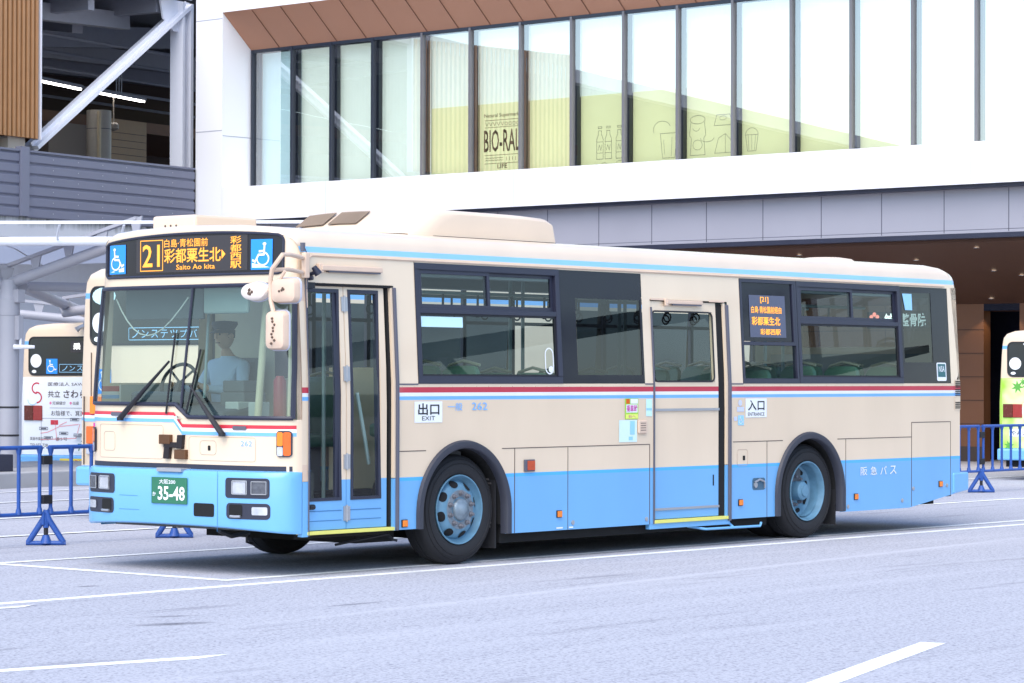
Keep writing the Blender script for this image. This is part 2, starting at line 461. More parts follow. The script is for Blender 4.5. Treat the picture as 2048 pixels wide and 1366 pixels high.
M_LINE = None
def line_mat():
    mt, t, p = principled('worn_white_road_paint')
    tc = t.nodes.new('ShaderNodeTexCoord')
    n = t.nodes.new('ShaderNodeTexNoise'); n.inputs['Scale'].default_value = 40; n.inputs['Detail'].default_value = 6
    n2 = t.nodes.new('ShaderNodeTexNoise'); n2.inputs['Scale'].default_value = 2.5; n2.inputs['Detail'].default_value = 4
    t.links.new(tc.outputs['Object'], n.inputs['Vector']); t.links.new(tc.outputs['Object'], n2.inputs['Vector'])
    ad = t.nodes.new('ShaderNodeMath'); ad.operation = 'MULTIPLY'; t.links.new(n.outputs['Fac'], ad.inputs[0]); t.links.new(n2.outputs['Fac'], ad.inputs[1])
    r = t.nodes.new('ShaderNodeMapRange'); r.inputs['From Min'].default_value = .25; r.inputs['From Max'].default_value = .42
    t.links.new(ad.outputs[0], r.inputs['Value'])
    mx = t.nodes.new('ShaderNodeMix'); mx.data_type = 'RGBA'; mx.inputs[6].default_value = (.84, .85, .84, 1); mx.inputs[7].default_value = (.52, .52, .55, 1)
    t.links.new(r.outputs[0], mx.inputs[0]); t.links.new(mx.outputs[2], p.inputs['Base Color'])
    p.inputs['Roughness'].default_value = .7
    return mt
M_LINE = line_mat()
def road_line(pa, pb, wd, label, lift=.0015, cut=0.):
    a = Vector((*pa, 0)); b = Vector((*pb, 0)); d = (b - a); L = d.length; d.normalize(); s = Vector((-d.y, d.x, 0)) * wd / 2
    n = max(1, int(L / 1.0)); mb = MB(); rows = [[], []]
    for i in range(n + 1):
        for k, sg in enumerate((-1, 1)):
            q = a + d * (L * i / n) + s * sg
            if i == n: q += d * cut * sg
            rows[k].append((q.x, q.y, gz(q.x, q.y) + lift))
    mb.grid(rows)
    return structure(mb.build('road_marking', M_LINE), label, 'road marking')
road_line((-14, -.24), (46, -.24), .13, 'outer white line of the pair beside the parked front bus')
road_line((-.72, .19), (46, .19), .12, 'inner white line of the pair beside the parked front bus', .003)
road_line((-.66, .26), (-.66, 3.04), .13, 'short white line across the head of the front bus bay', .0028)
road_line((-.72, 3.10), (24, 3.10), .12, 'white bay line passing under the far side of the front bus', .0045)
road_line((-15, -.02), (-3.3, -.56), .13, 'broken white line end at the left edge beside the long line', .003, .1)
road_line((-9.2, -3.05), (-4.84, -4.10), .14, 'short white lane dash at lower left of the open yard', .0015, .15)
road_line((-1.3, -6.79), (-4.6, -7.86), .16, 'white lane dash at lower right of the open yard', .0015)
for yy, lab in ((6.15, 'white bay line near the blue barrier feet'), (8.9, 'white bay line behind the blue barrier'), (12.0, 'white bay line farther behind the blue barrier'), (14.4, 'white line in front of the kerb island')):
    road_line((-9, yy), (4.5 if 5 < yy < 8 else 44, yy), .12, lab, .008)

# ================================================================== the front bus
W = 2.49
def yl(z):
    if z < 1.56: return 0.
    return .06 * min(1.2, (z - 1.56) / 1.06)
def xr(z, Y=1.245):
    """rear face"""
    b = 10.335 - (.085 * max(0, (z - 1.5) / 1.1) ** 1.6)
    t = abs((Y - 1.245) / 1.245)
    return b - .16 * max(0, (t - .86) / .14) ** 2 + .0
ROOFP = [(.0605, 2.62), (.062, 2.69), (.070, 2.755), (.098, 2.805), (.16, 2.840), (.30, 2.868), (.62, 2.890), (1.245, 2.905)]
def fx0(z): return .06 * max(0, min(1, (z - 1.3) / 1.1))
def FP(t, z, off=0., bump=False):
    """front face: t runs 0 (door side) .. 1 (driver side)"""
    y0 = yl(z); s = abs(2 * t - 1)
    if bump: X0, B = -.03, .30
    else: X0, B = fx0(z), .23 - .01 * max(0, min(1, (z - 1.3) / 1.1))
    x = X0 - B * max(0, 1 - s ** 4) ** (1 / 2.2)
    Y = y0 + t * (W - 2 * y0)
    # offset: forward, and outwards at the rounded corners
    k = min(1, max(0, (s - .8) / .2)) ** 2
    sg = -1 if t < .5 else 1
    return (x - off * (1 - .5 * k), Y + sg * off * .6 * k, z)
def FY(off=0., bump=False):
    """surface map with a = metres from the picture-left (driver) side, b = height"""
    def f(a, b):
        y0 = yl(b); return FP((W - a - y0) / (W - 2 * y0), b, off, bump)
    return f
def SY(off=0.):
    return lambda a, b: (a, yl(b) - off, b)
def fband(mb, f, a0, a1, lo, hi, n=16, nz=1):
    """sheet on a mapped surface between lo(a) and hi(a)"""
    L = lambda a: lo(a) if callable(lo) else lo
    H = lambda a: hi(a) if callable(hi) else hi
    aa = [a0 + (a1 - a0) * i / n for i in range(n + 1)]
    mb.grid([[f(a, L(a) + (H(a) - L(a)) * k / nz) for a in aa] for k in range(nz + 1)])
def frr(mb, f, a0, b0, a1, b1, r, n=22):
    """rounded rectangle that follows a curved surface"""
    rx = min(r, (a1 - a0) / 2); 
    def ins(a):
        d = min(a - a0, a1 - a)
        return 0 if d >= rx else r - sqrt(max(0, r * r - (r - d * r / rx) ** 2))
    aa = sorted(set([a0 + rx * (1 - cos(pi / 2 * i / 5)) for i in range(6)] + [a1 - rx * (1 - cos(pi / 2 * i / 5)) for i in range(6)] + [a0 + rx + (a1 - a0 - 2 * rx) * i / n for i in range(n + 1)]))
    mb.grid([[f(a, b0 + ins(a)) for a in aa], [f(a, b1 - ins(a)) for a in aa]])

bus = empty('city_bus', 'beige and light blue city bus in front, amber 21 display lit above its windscreen', 'bus', group='city buses parked in the terminal yard')

# ---- body shell
FWX, RWX = 2.009, 7.351
AFX, ARX, AR = 1.995, 7.30, .545      # wheel arch centres / clear radius
def skirt(x):
    if x < 2.0: return .338
    if x < 9.18: return .248
    return .248 + (x - 9.18) * .135
def lower(x):
    b = skirt(x)
    for cx in (AFX, ARX):
        d = abs(x - cx)
        if d < AR:
            b = max(b, .46 + sqrt(max(0, AR * AR - d * d)) * 1.02)
    return b
def xsamp(a, b):
    s = {a, b}
    k = a
    while k < b: s.add(round(k, 3)); k += .25
    for cx in (AFX, ARX):
        for i in range(-26, 27):
            x = cx + AR * sin(pi / 2 * i / 26)
            if a < x < b: s.add(round(x, 4))
        for x in (cx - AR - .001, cx + AR + .001):
            if a < x < b: s.add(x)
    return sorted(s)
def side_sheet(mb, y_of, x0, x1, zlo, zhi, nz=1, far=False):
    xs = xsamp(x0, x1) if callable(zlo) else [x0, x1]
    L = zlo if callable(zlo) else (lambda x: zlo)
    mb.grid([[(x, y_of(L(x) + (zhi - L(x)) * k / nz), L(x) + (zhi - L(x)) * k / nz) for x in xs] for k in range(nz + 1)])
near = lambda z: yl(z)
farr = lambda z: W - yl(z)
b = MB()
XE = 10.20
# near side
side_sheet(b, near, 1.135, 4.69, lower, 1.575, 1)
side_sheet(b, near, 5.925, XE, lower, 1.575, 1)
for (x0, x1, z0, z1) in ((1.135, 1.405, 1.575, 2.62), (4.565, 4.69, 1.575, 2.62), (5.925, 6.14, 1.575, 2.62), (10.02, XE, 1.575, 2.62), (.075, 1.135, 2.405, 2.62), (4.69, 5.925, 2.375, 2.62), (1.405, 4.565, 2.612, 2.62), (6.14, 10.02, 2.612, 2.62)):
    side_sheet(b, near, x0, x1, z0, z1, 4)
side_sheet(b, near, .0, .075, .33, 2.62, 8)
# far side: plain panels with window gaps
side_sheet(b, farr, .02, XE, lower, 1.575, 1)
for (x0, x1) in ((.02, .12), (1.15, 1.35), (2.55, 2.62), (4.0, 4.07), (5.45, 5.52), (6.9, 7.0), (8.5, 8.57), (9.7, XE)):
    side_sheet(b, farr, x0, x1, 1.575, 2.62, 3)
side_sheet(b, farr, .02, XE, 2.54, 2.62, 1)
# rear
ny = 24
def rearp(j, z): return (xr(z, W * j / ny), yl(z) + (W - 2 * yl(z)) * j / ny, z)
b.grid([[rearp(j, z) for j in range(ny + 1)] for z in (.40, .8, 1.2, 1.5, 1.7, 1.98)])
b.grid([[rearp(j, z) for j in range(ny + 1)] for z in (2.54, 2.62)])
for j0, j1 in ((0, 3), (ny - 3, ny)): b.grid([[rearp(j, z) for j in range(j0, j1 + 1)] for z in (1.98, 2.1, 2.3, 2.54)])
rw_ = MB(); rw_.grid([[rearp(j, z) for j in range(3, ny - 2)] for z in (1.98, 2.1, 2.3, 2.54)])
rw_.build('rear_window', M_WIND, bus, smooth=True)
for (yy, flip) in ((0, 0), (1, 1)):
    b.grid([[(XE, (W - yl(z)) if yy else yl(z), z), (xr(z, W if yy else 0), (W - yl(z)) if yy else yl(z), z)] for z in (.40, .8, 1.2, 1.575, 1.9, 2.2, 2.5, 2.62)])
body = b.build('body', M_BODY, bus, smooth=True, angle=30)

# ---- roof
full = ROOFP + [(W - y, z) for (y, z) in reversed(ROOFP[:-1])]
rows = []
def fr(Y): return FP((Y - .06) / (W - .12), 2.75)[0]
rows.append([(fr(y) - .0, y, min(z, max(2.62, z - .045))) for y, z in full])
rows.append([(fr(y) + .012, y, max(2.62, z - .018) if z > 2.63 else z) for y, z in full])
rows.append([(fr(y) + .05, y, z) for y, z in full])
for X in (.25, 1.5, 4, 7, 9.4):
    rows.append([(max(X, fr(y) + .06), y, z) for y, z in full])
for t in (0, 15, 30, 45, 60, 75, 90):
    c = cos(radians(t)) ** .7
    rows.append([(9.93 + .305 * sin(radians(t)) - .05 * (1 if abs(y - 1.245) > 1.16 else 0) * sin(radians(t)), y, 2.62 + (z - 2.62) * c) for y, z in full])
rb = MB(); rb.grid(rows)
M_ROOF = banded('bus_roof_paint', [(0, BEIGE), (2.650, (.24, .54, .88)), (2.690, (.75, .61, .47))], dirt=.16)
M_ROOFF = mat('roof_cream', (.72, .57, .43), .4, var=.05, scale=3, coat=.2)
roof = rb.build('roof', M_ROOF, bus, smooth=True, angle=50)
# gutter lip
gm = MB()
gm.tube([(.16, .056, 2.632), (4, .052, 2.632), (9.95, .052, 2.632)], .010, 6)
gm.tube([(.16, .056, 2.632), (.11, .054, 2.60), (.085, .045, 2.45), (.078, .03, 2.2)], .010, 6)
gm.build('rain_gutter', M_BEIGED, bus, smooth=True)

# ---- front face
ff = FY()
fp = MB()
def wsb(a):                                        # lower edge of windscreen; a from driver side
    y = W - a
    if y < 1.10: return 1.283
    if y > 1.265: return 1.388
    return 1.283 + (y - 1.10) / .165 * .105
aa = sorted(set([W * .5 * (1 - cos(pi * i / 40)) for i in range(41)] + [W - 1.10, W - 1.265]))
def frow(lo, hi, nz):
    L = lo if callable(lo) else (lambda a: lo); H = hi if callable(hi) else (lambda a: hi)
    def cl(a, z): y0 = yl(z); return min(max(a, y0), W - y0)
    fp.grid([[ff(cl(a, L(a) + (H(a) - L(a)) * k / nz), L(a) + (H(a) - L(a)) * k / nz) for a in aa] for k in range(nz + 1)])
frow(.80, wsb, 5)
frow(2.392, 2.72, 5)
def ztop(a):
    y = W - a
    pr = [q for q in full]
    for (ya, za), (yb, zb) in zip(pr[:-1], pr[1:]):
        if ya <= y <= yb: return max(2.72, (za + (zb - za) * (y - ya) / (yb - ya)) - .045)
    return 2.72
frow(2.72, ztop, 2)
fp.build('front_panel', M_BEIGE, bus, smooth=True, angle=50)
# corner jamb between front face and door
jm = MB()
jm.box(.004, .066, -.004, .05, .325, .775)
jm2 = MB(); jm2.hexa([(x, yl(z) - .004 + dy, z) for x in (.004, .066) for dy in (0, .05) for z in (.778, 2.40)])
jm.build('corner_post_foot', M_BLUE, bus); jm2.build('corner_post', M_BEIGED, bus)
st = MB(); st.tube([(.070, yl(z) - .010, z) for z in (.33, 1.2, 1.6, 2.2, 2.5)], .006, 5); st.build('door_edge_seal', M_GREYT, bus)

# ---- windscreen
def FT(off=0.): return lambda a, b: FP((W - a) / W, b, off)
fft = FT()
ws = MB(); AW0, AW1 = .040, W - .028
na = [AW0 + (AW1 - AW0) * .5 * (1 - cos(pi * i / 44)) for i in range(45)]
na = sorted(set(na + [W - 1.10, W - 1.265]))
ws.grid([[fft(a, (wsb(a) + .012) + (2.385 - wsb(a) - .012) * k / 6) for a in na] for k in range(7)])
wsc = ws.build('windscreen', M_WIND, bus, smooth=True)
fr_ = MB()
f2 = FT(.006)
loop = [f2(a, wsb(a) + .012) for a in na]
fr_.tube(loop, .019, 6)
fr_.tube([f2(a, 2.388) for a in na], .019, 6)
fr_.tube([f2(AW0, z) for z in (1.39, 1.7, 2.0, 2.388)], .020, 6)
fr_.tube([f2(AW1, z) for z in (1.29, 1.7, 2.0, 2.388)], .024, 6)
fr_.tube([f2(W - 1.20, 1.36), f2(W - 1.12, 2.388)], .012, 6)
fr_.build('windscreen_seal', M_NAVY, wsc, smooth=True)

# ---- coloured stripes round the front
def zline(z_d, z_n):
    def f(a):
        y = W - a
        if y > 1.285: return z_d
        if y < 1.18: return z_n
        return z_n + (z_d - z_n) * (y - 1.18) / .105
    return f
f3 = FY(.003)
sa = sorted(set([.02 + (W - .02 - .012) * .5 * (1 - cos(pi * i / 44)) for i in range(45)] + [W - 1.285, W - 1.18]))
for nm, mt_, zd0, zd1, zn0, zn1 in (('red_stripe', M_RED, 1.305, 1.333, 1.206, 1.236), ('white_stripe', M_WHITE, 1.278, 1.3045, 1.176, 1.2055), ('blue_stripe', M_STRB, 1.249, 1.2775, 1.147, 1.1755)):
    s = MB(); lo = zline(zd0, zn0); hi = zline(zd1, zn1)
    s.grid([[f3(a, lo(a)) for a in sa], [f3(a, hi(a)) for a in sa]])
    s.build(nm, mt_, bus, smooth=True)
s = MB(); fband(s, f3, .03, W - .03, .862, .903, 40); s.build('bumper_gap', M_NAVY, bus, smooth=True)

# ---- bumper
bp = MB(); fb = FY(0, True)
ba = [W * .5 * (1 - cos(pi * i / 40)) for i in range(41)]
prof = [(.372, .10), (.355, .05), (.352, .02), (.365, .004), (.385, 0), (.60, 0), (.80, .0), (.832, .006), (.852, .022), (.862, .06), (.864, .16)]
def bz(a, z):                                      # bumper bottom rises a little to the middle
    y = W - a; s = abs(2 * y / W - 1); k = .045 * (1 - s ** 3)
    return z + (k * max(0, (.60 - z) / .25) if z < .6 else 0)
bp.grid([[tuple(Vector(fb(a, bz(a, z))) + Vector((d, 0, 0))) for a in ba] for z, d in prof])
for yy in (0, W):
    bp.grid([[tuple(Vector(fb(W - yy, bz(W - yy, z))) + Vector((d, 0, 0))) for z, d in prof], [(.07, yy, z) for z, d in prof]])
bumper = bp.build('bumper', M_BLUE, bus, smooth=True, angle=35)
fbo = FY(.003, True); fb2 = FY(.006, True); fb3 = FY(.010, True); fb4 = FY(.014, True)
A = lambda y: W - y
def lamp_set(m_):                                  # m_=1 door side, -1 driver side
    q = (lambda y: A(y)) if m_ == 1 else (lambda y: y)
    def R(mb, f, y0, z0, y1, z1, r):
        a0, a1 = sorted((q(y0), q(y1))); frr(mb, f, a0, z0, a1, z1, r, 12)
    h = MB(); R(h, fbo, .143, .640, .565, .806, .03); hh = h.build('headlight_housing', M_NAVY, bumper, smooth=True)
    for (y0, y1, mt_) in ((.485, .347, M_LENS), (.292, .164, M_LENSD)):
        l = MB(); R(l, fb3, y1, .676, y0, .778, .010); R(l, fb2, y1 - .008, .668, y0 + .008, .786, .012)
        l.build('headlight', mt_, bumper, smooth=True)
        l = MB(); f_ = fb4
        for (p0, p1, w_) in (((y1, .676), (y1, .778), .006), ((y0, .676), (y0, .778), .006), ((y1, .676), (y0, .676), .006), ((y1, .778), (y0, .778), .006)):
            l.tube([f_(q(p0[0]), p0[1]), f_(q((p0[0] + p1[0]) / 2), (p0[1] + p1[1]) / 2), f_(q(p1[0]), p1[1])], .004, 5)
        l.build('headlight_rim', M_ALU, bumper)
    h = MB(); R(h, fbo, .137, .470, .553, .600, .035); h.build('foglight_housing', M_NAVY, bumper, smooth=True)
    l = MB(); R(l, fb3, .156, .506, .290, .572, .012); l.build('foglight', M_LENS, bumper, smooth=True)
    d = MB(); R(d, fb2, .385, .492, .520, .588, .015); d.build('tow_hole', M_DARK, bumper, smooth=True)
    t = MB(); t.tube([fb4(q(.395), .492), fb4(q(.45), .490), fb4(q(.50), .492)], .011, 6); t.build('tow_bar', M_ALU, bumper)
for k in (1, -1): lamp_set(k)
d = MB(); frr(d, fbo, A(.930), .478, A(.690), .588, .02); d.build('towing_opening', M_DARK, bumper, smooth=True)
d = MB(); fband(d, fbo, A(.655), A(.651), .36, .855, 1, 8)
frr(d, fbo, A(1.86), .508, A(1.60), .511, .001); frr(d, fbo, A(1.86), .625, A(1.62), .628, .001)
d.build('bumper_seam', mat('blue_seam', (.04, .16, .36), .6), bumper)
d = MB(); d.hexa([tuple(Vector(FP((y) / W, z, 0, True)) + Vector((dx, 0, 0))) for dx in (-.02, .12) for y in (1.07, 1.37) for z in (.838, .870)])
d.build('step_plate', M_ALU, bumper, bevel=.004)
# number plate
d = MB(); fpl = lambda a, b: (-.338 - .0, a, b)
d.box(-.345, -.334, 1.003, 1.437, .572, .792); pl = d.build('number_plate', M_PLATE, bumper, bevel=.004)
fpl = lambda a, b: (-.3475, 1.437 - a, b)
t = MB(); text(t, '大阪200', fpl, .10, .735, .30, .775, .012); text(t, '35-48', fpl, .085, .600, .415, .718, .022); text(t, 'か', fpl, .020, .632, .060, .668, .02)
t.build('plate_lettering', M_SIGNW, pl)

# ---- hatches, badge, numbers, indicator lamps on the front panel
def groove(f, a0, b0, a1, b1, r, wd=.004):
    p = rrect_pts(a0, b0, a1, b1, r, 4); p.append(p[0]); o = []
    for (x0, y0), (x1, y1) in zip(p[:-1], p[1:]):
        n = max(1, int(abs(x1 - x0) / .08)); o += [(x0 + (x1 - x0) * i / n, y0 + (y1 - y0) * i / n) for i in range(n)]
    o.append(p[-1]); mb = MB(); mb.tube([f(a, b) for a, b in o], wd / 2, 4, cap=False); return mb
M_SEAM = mat('panel_seam', (.09, .065, .055), .7, var=.1)
M_SEAMB = mat('panel_seam_pale', (.42, .32, .25), .6, var=.1)
for (a0, b0, a1, b1, r) in ((A(2.285), .938, A(1.417), 1.222, .025), (A(1.098), .936, A(.338), 1.132, .025)):
    groove(FY(.001), a0, b0, a1, b1, r).build('access_hatch_edge', M_SEAMB, bus)
groove(FY(.001), A(2.212), .998, A(2.046), 1.160, .03).build('fuse_flap_edge', M_SEAMB, bus)
groove(FY(.001), A(.965), .985, A(.773), 1.101, .03).build('lock_flap_edge', M_SEAMB, bus)
d = MB(); frr(d, FY(.004), A(.868), 1.020, A(.838), 1.062, .008); d.build('hatch_lock', M_DARK, bus)
bd = MB()
def blk(y0, y1, z0, z1, sk=0., dp=.03, c=0):
    bd.cur = c
    bd.hexa([(-.232 - dx, y + (s_ if z == z1 else 0), z) for dx in (dp, -.01) for y, s_ in ((y0, -sk), (y1, -sk)) for z in (z0, z1)])
blk(1.30, 1.435, 1.065, 1.145, .0, .035, 1); blk(1.155, 1.225, 1.03, 1.145, .012, .032); blk(1.18, 1.385, 1.035, 1.082, 0, .027)
blk(1.315, 1.385, .942, 1.045, .012, .032); blk(1.11, 1.245, .942, 1.022, 0, .035, 1)
bd.build('front_badge', [M_BADGE, M_BRONZE], bus, bevel=.006)
t = MB(); text(t, '262', FY(.003), A(.492), 1.062, A(.372), 1.105); t.build('fleet_number', M_STRB, bus)
for sd in (0, 1):
    q = (lambda y: A(y)) if sd == 0 else (lambda y: y)
    def R2(mb, f, y0, z0, y1, z1, r): a0, a1 = sorted((q(y0), q(y1))); frr(mb, f, a0, z0, a1, z1, r, 8)
    l = MB(); R2(l, FY(.02), .030, .980, .135, 1.193, .025)
    l.grid([[FY(o)(q(y), z) for (y, z) in [(.135, 1.0), (.135, 1.17), (.11, 1.193), (.055, 1.193), (.03, 1.17), (.03, 1.0), (.055, .98), (.11, .98), (.135, 1.0)]] for o in (-.01, .02)])
    lh = l.build('indicator_lamp', M_NAVY, bus, smooth=True, angle=30)
    l = MB(); R2(l, FY(.026), .086, 1.068, .128, 1.183, .012); l.build('amber_lens', M_AMBER, lh, smooth=True)
    l = MB(); R2(l, FY(.024), .038, .990, .084, 1.183, .014); l.build('orange_side_lens', M_AMBERD, lh, smooth=True)
    l = MB(); R2(l, FY(.026), .086, .988, .128, 1.062, .010); l.build('clear_lens', M_LENS, lh, smooth=True)
# ---- wipers
def wiper(ya, za, yb, zb, blade):
    f = FY(.045); wp = MB()
    P = [f(A(ya + (yb - ya) * k / 5), za + (zb - za) * k / 5) for k in range(6)]
    wp.tube(P, [.026, .023, .020, .016, .012, .010], 8)
    wp.tube([f(A(ya), za - .02), f(A(ya), za + .012)], .030, 10)
    o = wp.build('wiper_arm', M_BLACK, bus, smooth=True)
    f = FY(.018); y0, z0, y1, z1 = blade; wb = MB()
    wb.tube([f(A(y0 + (y1 - y0) * k / 6), z0 + (z1 - z0) * k / 6) for k in range(7)], .009, 6)
    wb.build('wiper_blade', M_BLACK, o)
wiper(1.92, 1.275, 1.33, 1.76, (1.365, 1.32, 1.30, 2.0)); wiper(.66, 1.160, 1.06, 1.56, (1.12, 1.33, .98, 1.86))
d = MB()
for yy, zz in ((2.02, 1.315), (.50, 1.215)): frr(d, FY(.012), A(yy + .075), zz - .02, A(yy - .075), zz + .012, .012)
d.build('washer_nozzle', M_GREYT, bus)
d = MB(); d.tube([FY(.0)(A(1.21), 1.285), FY(.05)(A(1.21), 1.29)], .016, 10); d.build('lens_knob', M_CHROME, bus)

# ---- destination display
db = MB(); fd = FY(.004)
def dlo(a): return 2.482
def dhi(a):
    y = W - a; t = (y - .16) / 2.14
    return 2.775 + .058 * (1 - abs(2 * t - .9) ** 2.2 / 1.2)
frr_a0, frr_a1 = A(2.305), A(.155)
def ins(a, r=.05):
    d_ = min(a - frr_a0, frr_a1 - a); return 0 if d_ > r else r - sqrt(max(0, r * r - (r - d_) ** 2))
da = sorted(set([frr_a0 + .05 * (1 - cos(pi / 2 * i / 6)) for i in range(7)] + [frr_a1 - .05 * (1 - cos(pi / 2 * i / 6)) for i in range(7)] + [frr_a0 + .05 + (frr_a1 - frr_a0 - .1) * i / 36 for i in range(37)]))
db.grid([[fd(a, dlo(a) + ins(a)) for a in da], [fd(a, dhi(a) - ins(a)) for a in da]])
disp = db.build('destination_display', M_SCREEN, bus, smooth=True)
rim = MB(); fo = FY(.006)
rim.tube([fo(a, dlo(a) + ins(a)) for a in da] + [fo(a, dhi(a) - ins(a)) for a in reversed(da)] + [fo(da[0], dlo(da[0]) + ins(da[0]))], .012, 6, cap=False)
rim.build('display_frame', M_NAVY, disp, smooth=True)
d = MB(); fband(d, FY(.007), A(1.84), A(.490), 2.512, 2.808, 26); d.build('led_matrix', M_LEDBG, disp, smooth=True)
t = MB(); fl = FY(.010)
for (a0, b0, a1, b1) in ((A(1.785), 2.783, A(1.497), 2.790), (A(1.785), 2.526, A(1.497), 2.533)): fband(t, fl, a0, a1, b0, b1, 4)
for a_ in (A(1.785), A(1.503)): fband(t, fl, a_, a_ + .008, 2.526, 2.790, 1)
text(t, '21', fl, A(1.755), 2.562, A(1.535), 2.752, .012)
text(t, '白島·青松園前', fl, A(1.480), 2.722, A(.945), 2.792, .006)
text(t, '彩都粟生北', fl, A(1.480), 2.590, A(.790), 2.712, .014)
t.face([fl(A(.780), 2.61), fl(A(.735), 2.65), fl(A(.780), 2.69)])
text(t, 'Saito Ao kita', fl, A(1.330), 2.532, A(.860), 2.575, .006)
for k, c in enumerate('彩都西駅'): text(t, c, fl, A(.680), 2.733 - .068 * k, A(.555), 2.795 - .068 * k, .012)
t.build('led_lettering', M_LED, disp)
for (y0, y1, fl_) in ((2.235, 1.985, False), (.452, .242, True)):
    d = MB(); fband(d, FY(.009), A(y0), A(y1), 2.512, 2.762, 6); sg = d.build('wheelchair_sign', M_SKYB, disp, smooth=True)
    d = MB(); wheelchair(d, FY(.0125), A(y0), 2.515, A(y1), 2.757, True, fl_); d.build('wheelchair_figure', M_SIGNW, sg)

# ---- side windows
def sbox(mb, x0, x1, z0, z1, y0, y1, n=1):
    """box on the leaning near side; y0,y1 are depths inward from the skin"""
    for i in range(n):
        za = z0 + (z1 - z0) * i / n; zb = z0 + (z1 - z0) * (i + 1) / n
        mb.hexa([(x, yl(z) + d, z) for x in (x0, x1) for d in (y0, y1) for z in (za, zb)])
def sframe(mb, x0, x1, z0, z1, t, y0, y1, tb=None):
    tb = tb or t
    sbox(mb, x0, x1, z1 - t, z1, y0, y1); sbox(mb, x0, x1, z0, z0 + tb, y0, y1)
    sbox(mb, x0, x0 + t, z0 + tb, z1 - t, y0, y1); sbox(mb, x1 - t, x1, z0 + tb, z1 - t, y0, y1)
def pane(x0, x1, z0, z1, mt_, dep, parent, name='pane'):
    p = MB(); s = SY(-dep); p.grid([[s(x, z) for x in (x0, x1)] for z in (z0, (z0 + z1) / 2, z1)])
    return p.build(name, mt_, parent)
def sliding_window(x0, x1, z0, z1, xm, zb):
    f = MB(); sframe(f, x0, x1, z0, z1, .055, -.006, .05, .065)
    sbox(f, x0 + .055, x1 - .055, zb - .022, zb + .022, -.004, .045)
    wn = f.build('side_window', M_NAVY, bus, bevel=.003)
    s = MB(); sframe(s, x0 + .055, xm + .02, zb + .022, z1 - .055, .035, .004, .028); s.build('sash_frame', M_NAVY, wn)
    s = MB(); sframe(s, xm - .018, x1 - .055, zb + .022, z1 - .055, .035, .028, .05); s.build('sash_frame', M_NAVY, wn)
    s = MB(); sframe(s, x0 + .055, x1 - .055, z0 + .065, zb - .022, .018, .008, .03); s.build('pane_gasket', M_BLACK, wn)
    pane(x0 + .09, xm - .015, zb + .057, z1 - .09, M_GLASS, .016, wn)
    pane(xm + .017, x1 - .09, zb + .057, z1 - .09, M_GLASS, .038, wn)
    pane(x0 + .073, x1 - .073, z0 + .083, zb - .04, M_GLASS, .018, wn)
    return wn
w1 = sliding_window(1.405, 3.345, 1.575, 2.614, 2.37, 2.205)
w4 = sliding_window(7.125, 9.06, 1.575, 2.614, 8.14, 2.205)
# fixed dark panes
def fixed(x0, x1, z0, z1, gx0, gx1, gz0, gz1):
    f = MB()
    sbox(f, x0, gx0, z0, z1, .002, .03); sbox(f, gx1, x1, z0, z1, .002, .03); sbox(f, gx0, gx1, gz1, z1, .002, .03); sbox(f, gx0, gx1, z0, gz0, .002, .03)
    o = f.build('fixed_window', M_SCREEN, bus)
    pane(gx0, gx1, gz0, gz1, M_GLASSD, .006, o)
    return o
w2 = fixed(3.352, 4.562, 1.578, 2.612, 3.575, 4.535, 1.655, 2.36)
w5 = fixed(9.068, 10.018, 1.578, 2.612, 9.11, 9.68, 1.80, 2.55)
f = MB(); sframe(f, 6.145, 7.118, 1.575, 2.614, .035, -.006, .05, .05); sbox(f, 6.18, 7.083, 1.955, 1.99, -.004, .04)
sbox(f, 7.05, 7.083, 1.99, 2.579, -.004, .04)
w3 = f.build('side_window', M_NAVY, bus, bevel=.003)
pane(6.18, 7.05, 1.995, 2.58, M_SCREEN, .012, w3, 'black_pane')
pane(6.18, 7.083, 1.625, 1.955, M_GLASS, .02, w3)
p = MB(); s = SY(-.008); p.grid([[s(x, z) for x in (6.31, 6.93)] for z in (2.035, 2.455)])
sd = p.build('side_led_display', M_LEDBG2, bus)
t = MB(); s = SY(-.004)
text(t, '[21]', s, 6.50, 2.375, 6.64, 2.440, .01); text(t, '白島·青松園前経由', s, 6.34, 2.275, 6.86, 2.345, .008)
text(t, '彩都粟生北', s, 6.34, 2.155, 6.83, 2.240, .014); text(t, '彩都西駅', s, 6.48, 2.060, 6.83, 2.120, .012)
t.build('side_led_lettering', M_LED, sd)
# stickers on the glass
for (x0, x1, z0, z1, mt_) in ((1.475, 2.02, 2.065, 2.155, M_PALE),):
    d = MB(); rect(d, SY(-.012), x0, z0, x1, z1); d.build('window_sticker', mt_, w1)
d = MB(); poly(d, SY(.0), [(9.115, 2.535), (9.30, 2.535), (9.30, 2.36), (9.16, 2.36)]); d.build('window_sticker', M_SKYBL, w5)
d = MB(); poly(d, SY(.001), rrect_pts(9.735, 1.572 + .03, 9.93, 1.80, .02)); hs = d.build('safety_sticker', M_SIGNW, w5)
d = MB(); rect(d, SY(.003), 9.755, 1.645, 9.91, 1.785); d.build('sticker_panel', mat('sticker_teal', (.03, .13, .14), .5), hs)
d = MB(); text(d, 'NSA', SY(.005), 9.775, 1.70, 9.89, 1.765, .012); d.build('sticker_lettering', M_SIGNW, hs)
d = MB(); s = SY(-.010); arc(d, s, 3.18, 1.84, .055, .055, .012, 0, 180, 10); arc(d, s, 3.18, 1.72, .055, .055, .012, 180, 360, 10)
for xx in (3.125, 3.235): stroke(d, s, [(xx, 1.84), (xx, 1.72)], .012)
disc(d, s, 3.20, 1.705, .035, .03, 10); d.build('dog_sticker', M_SIGNW, w1)
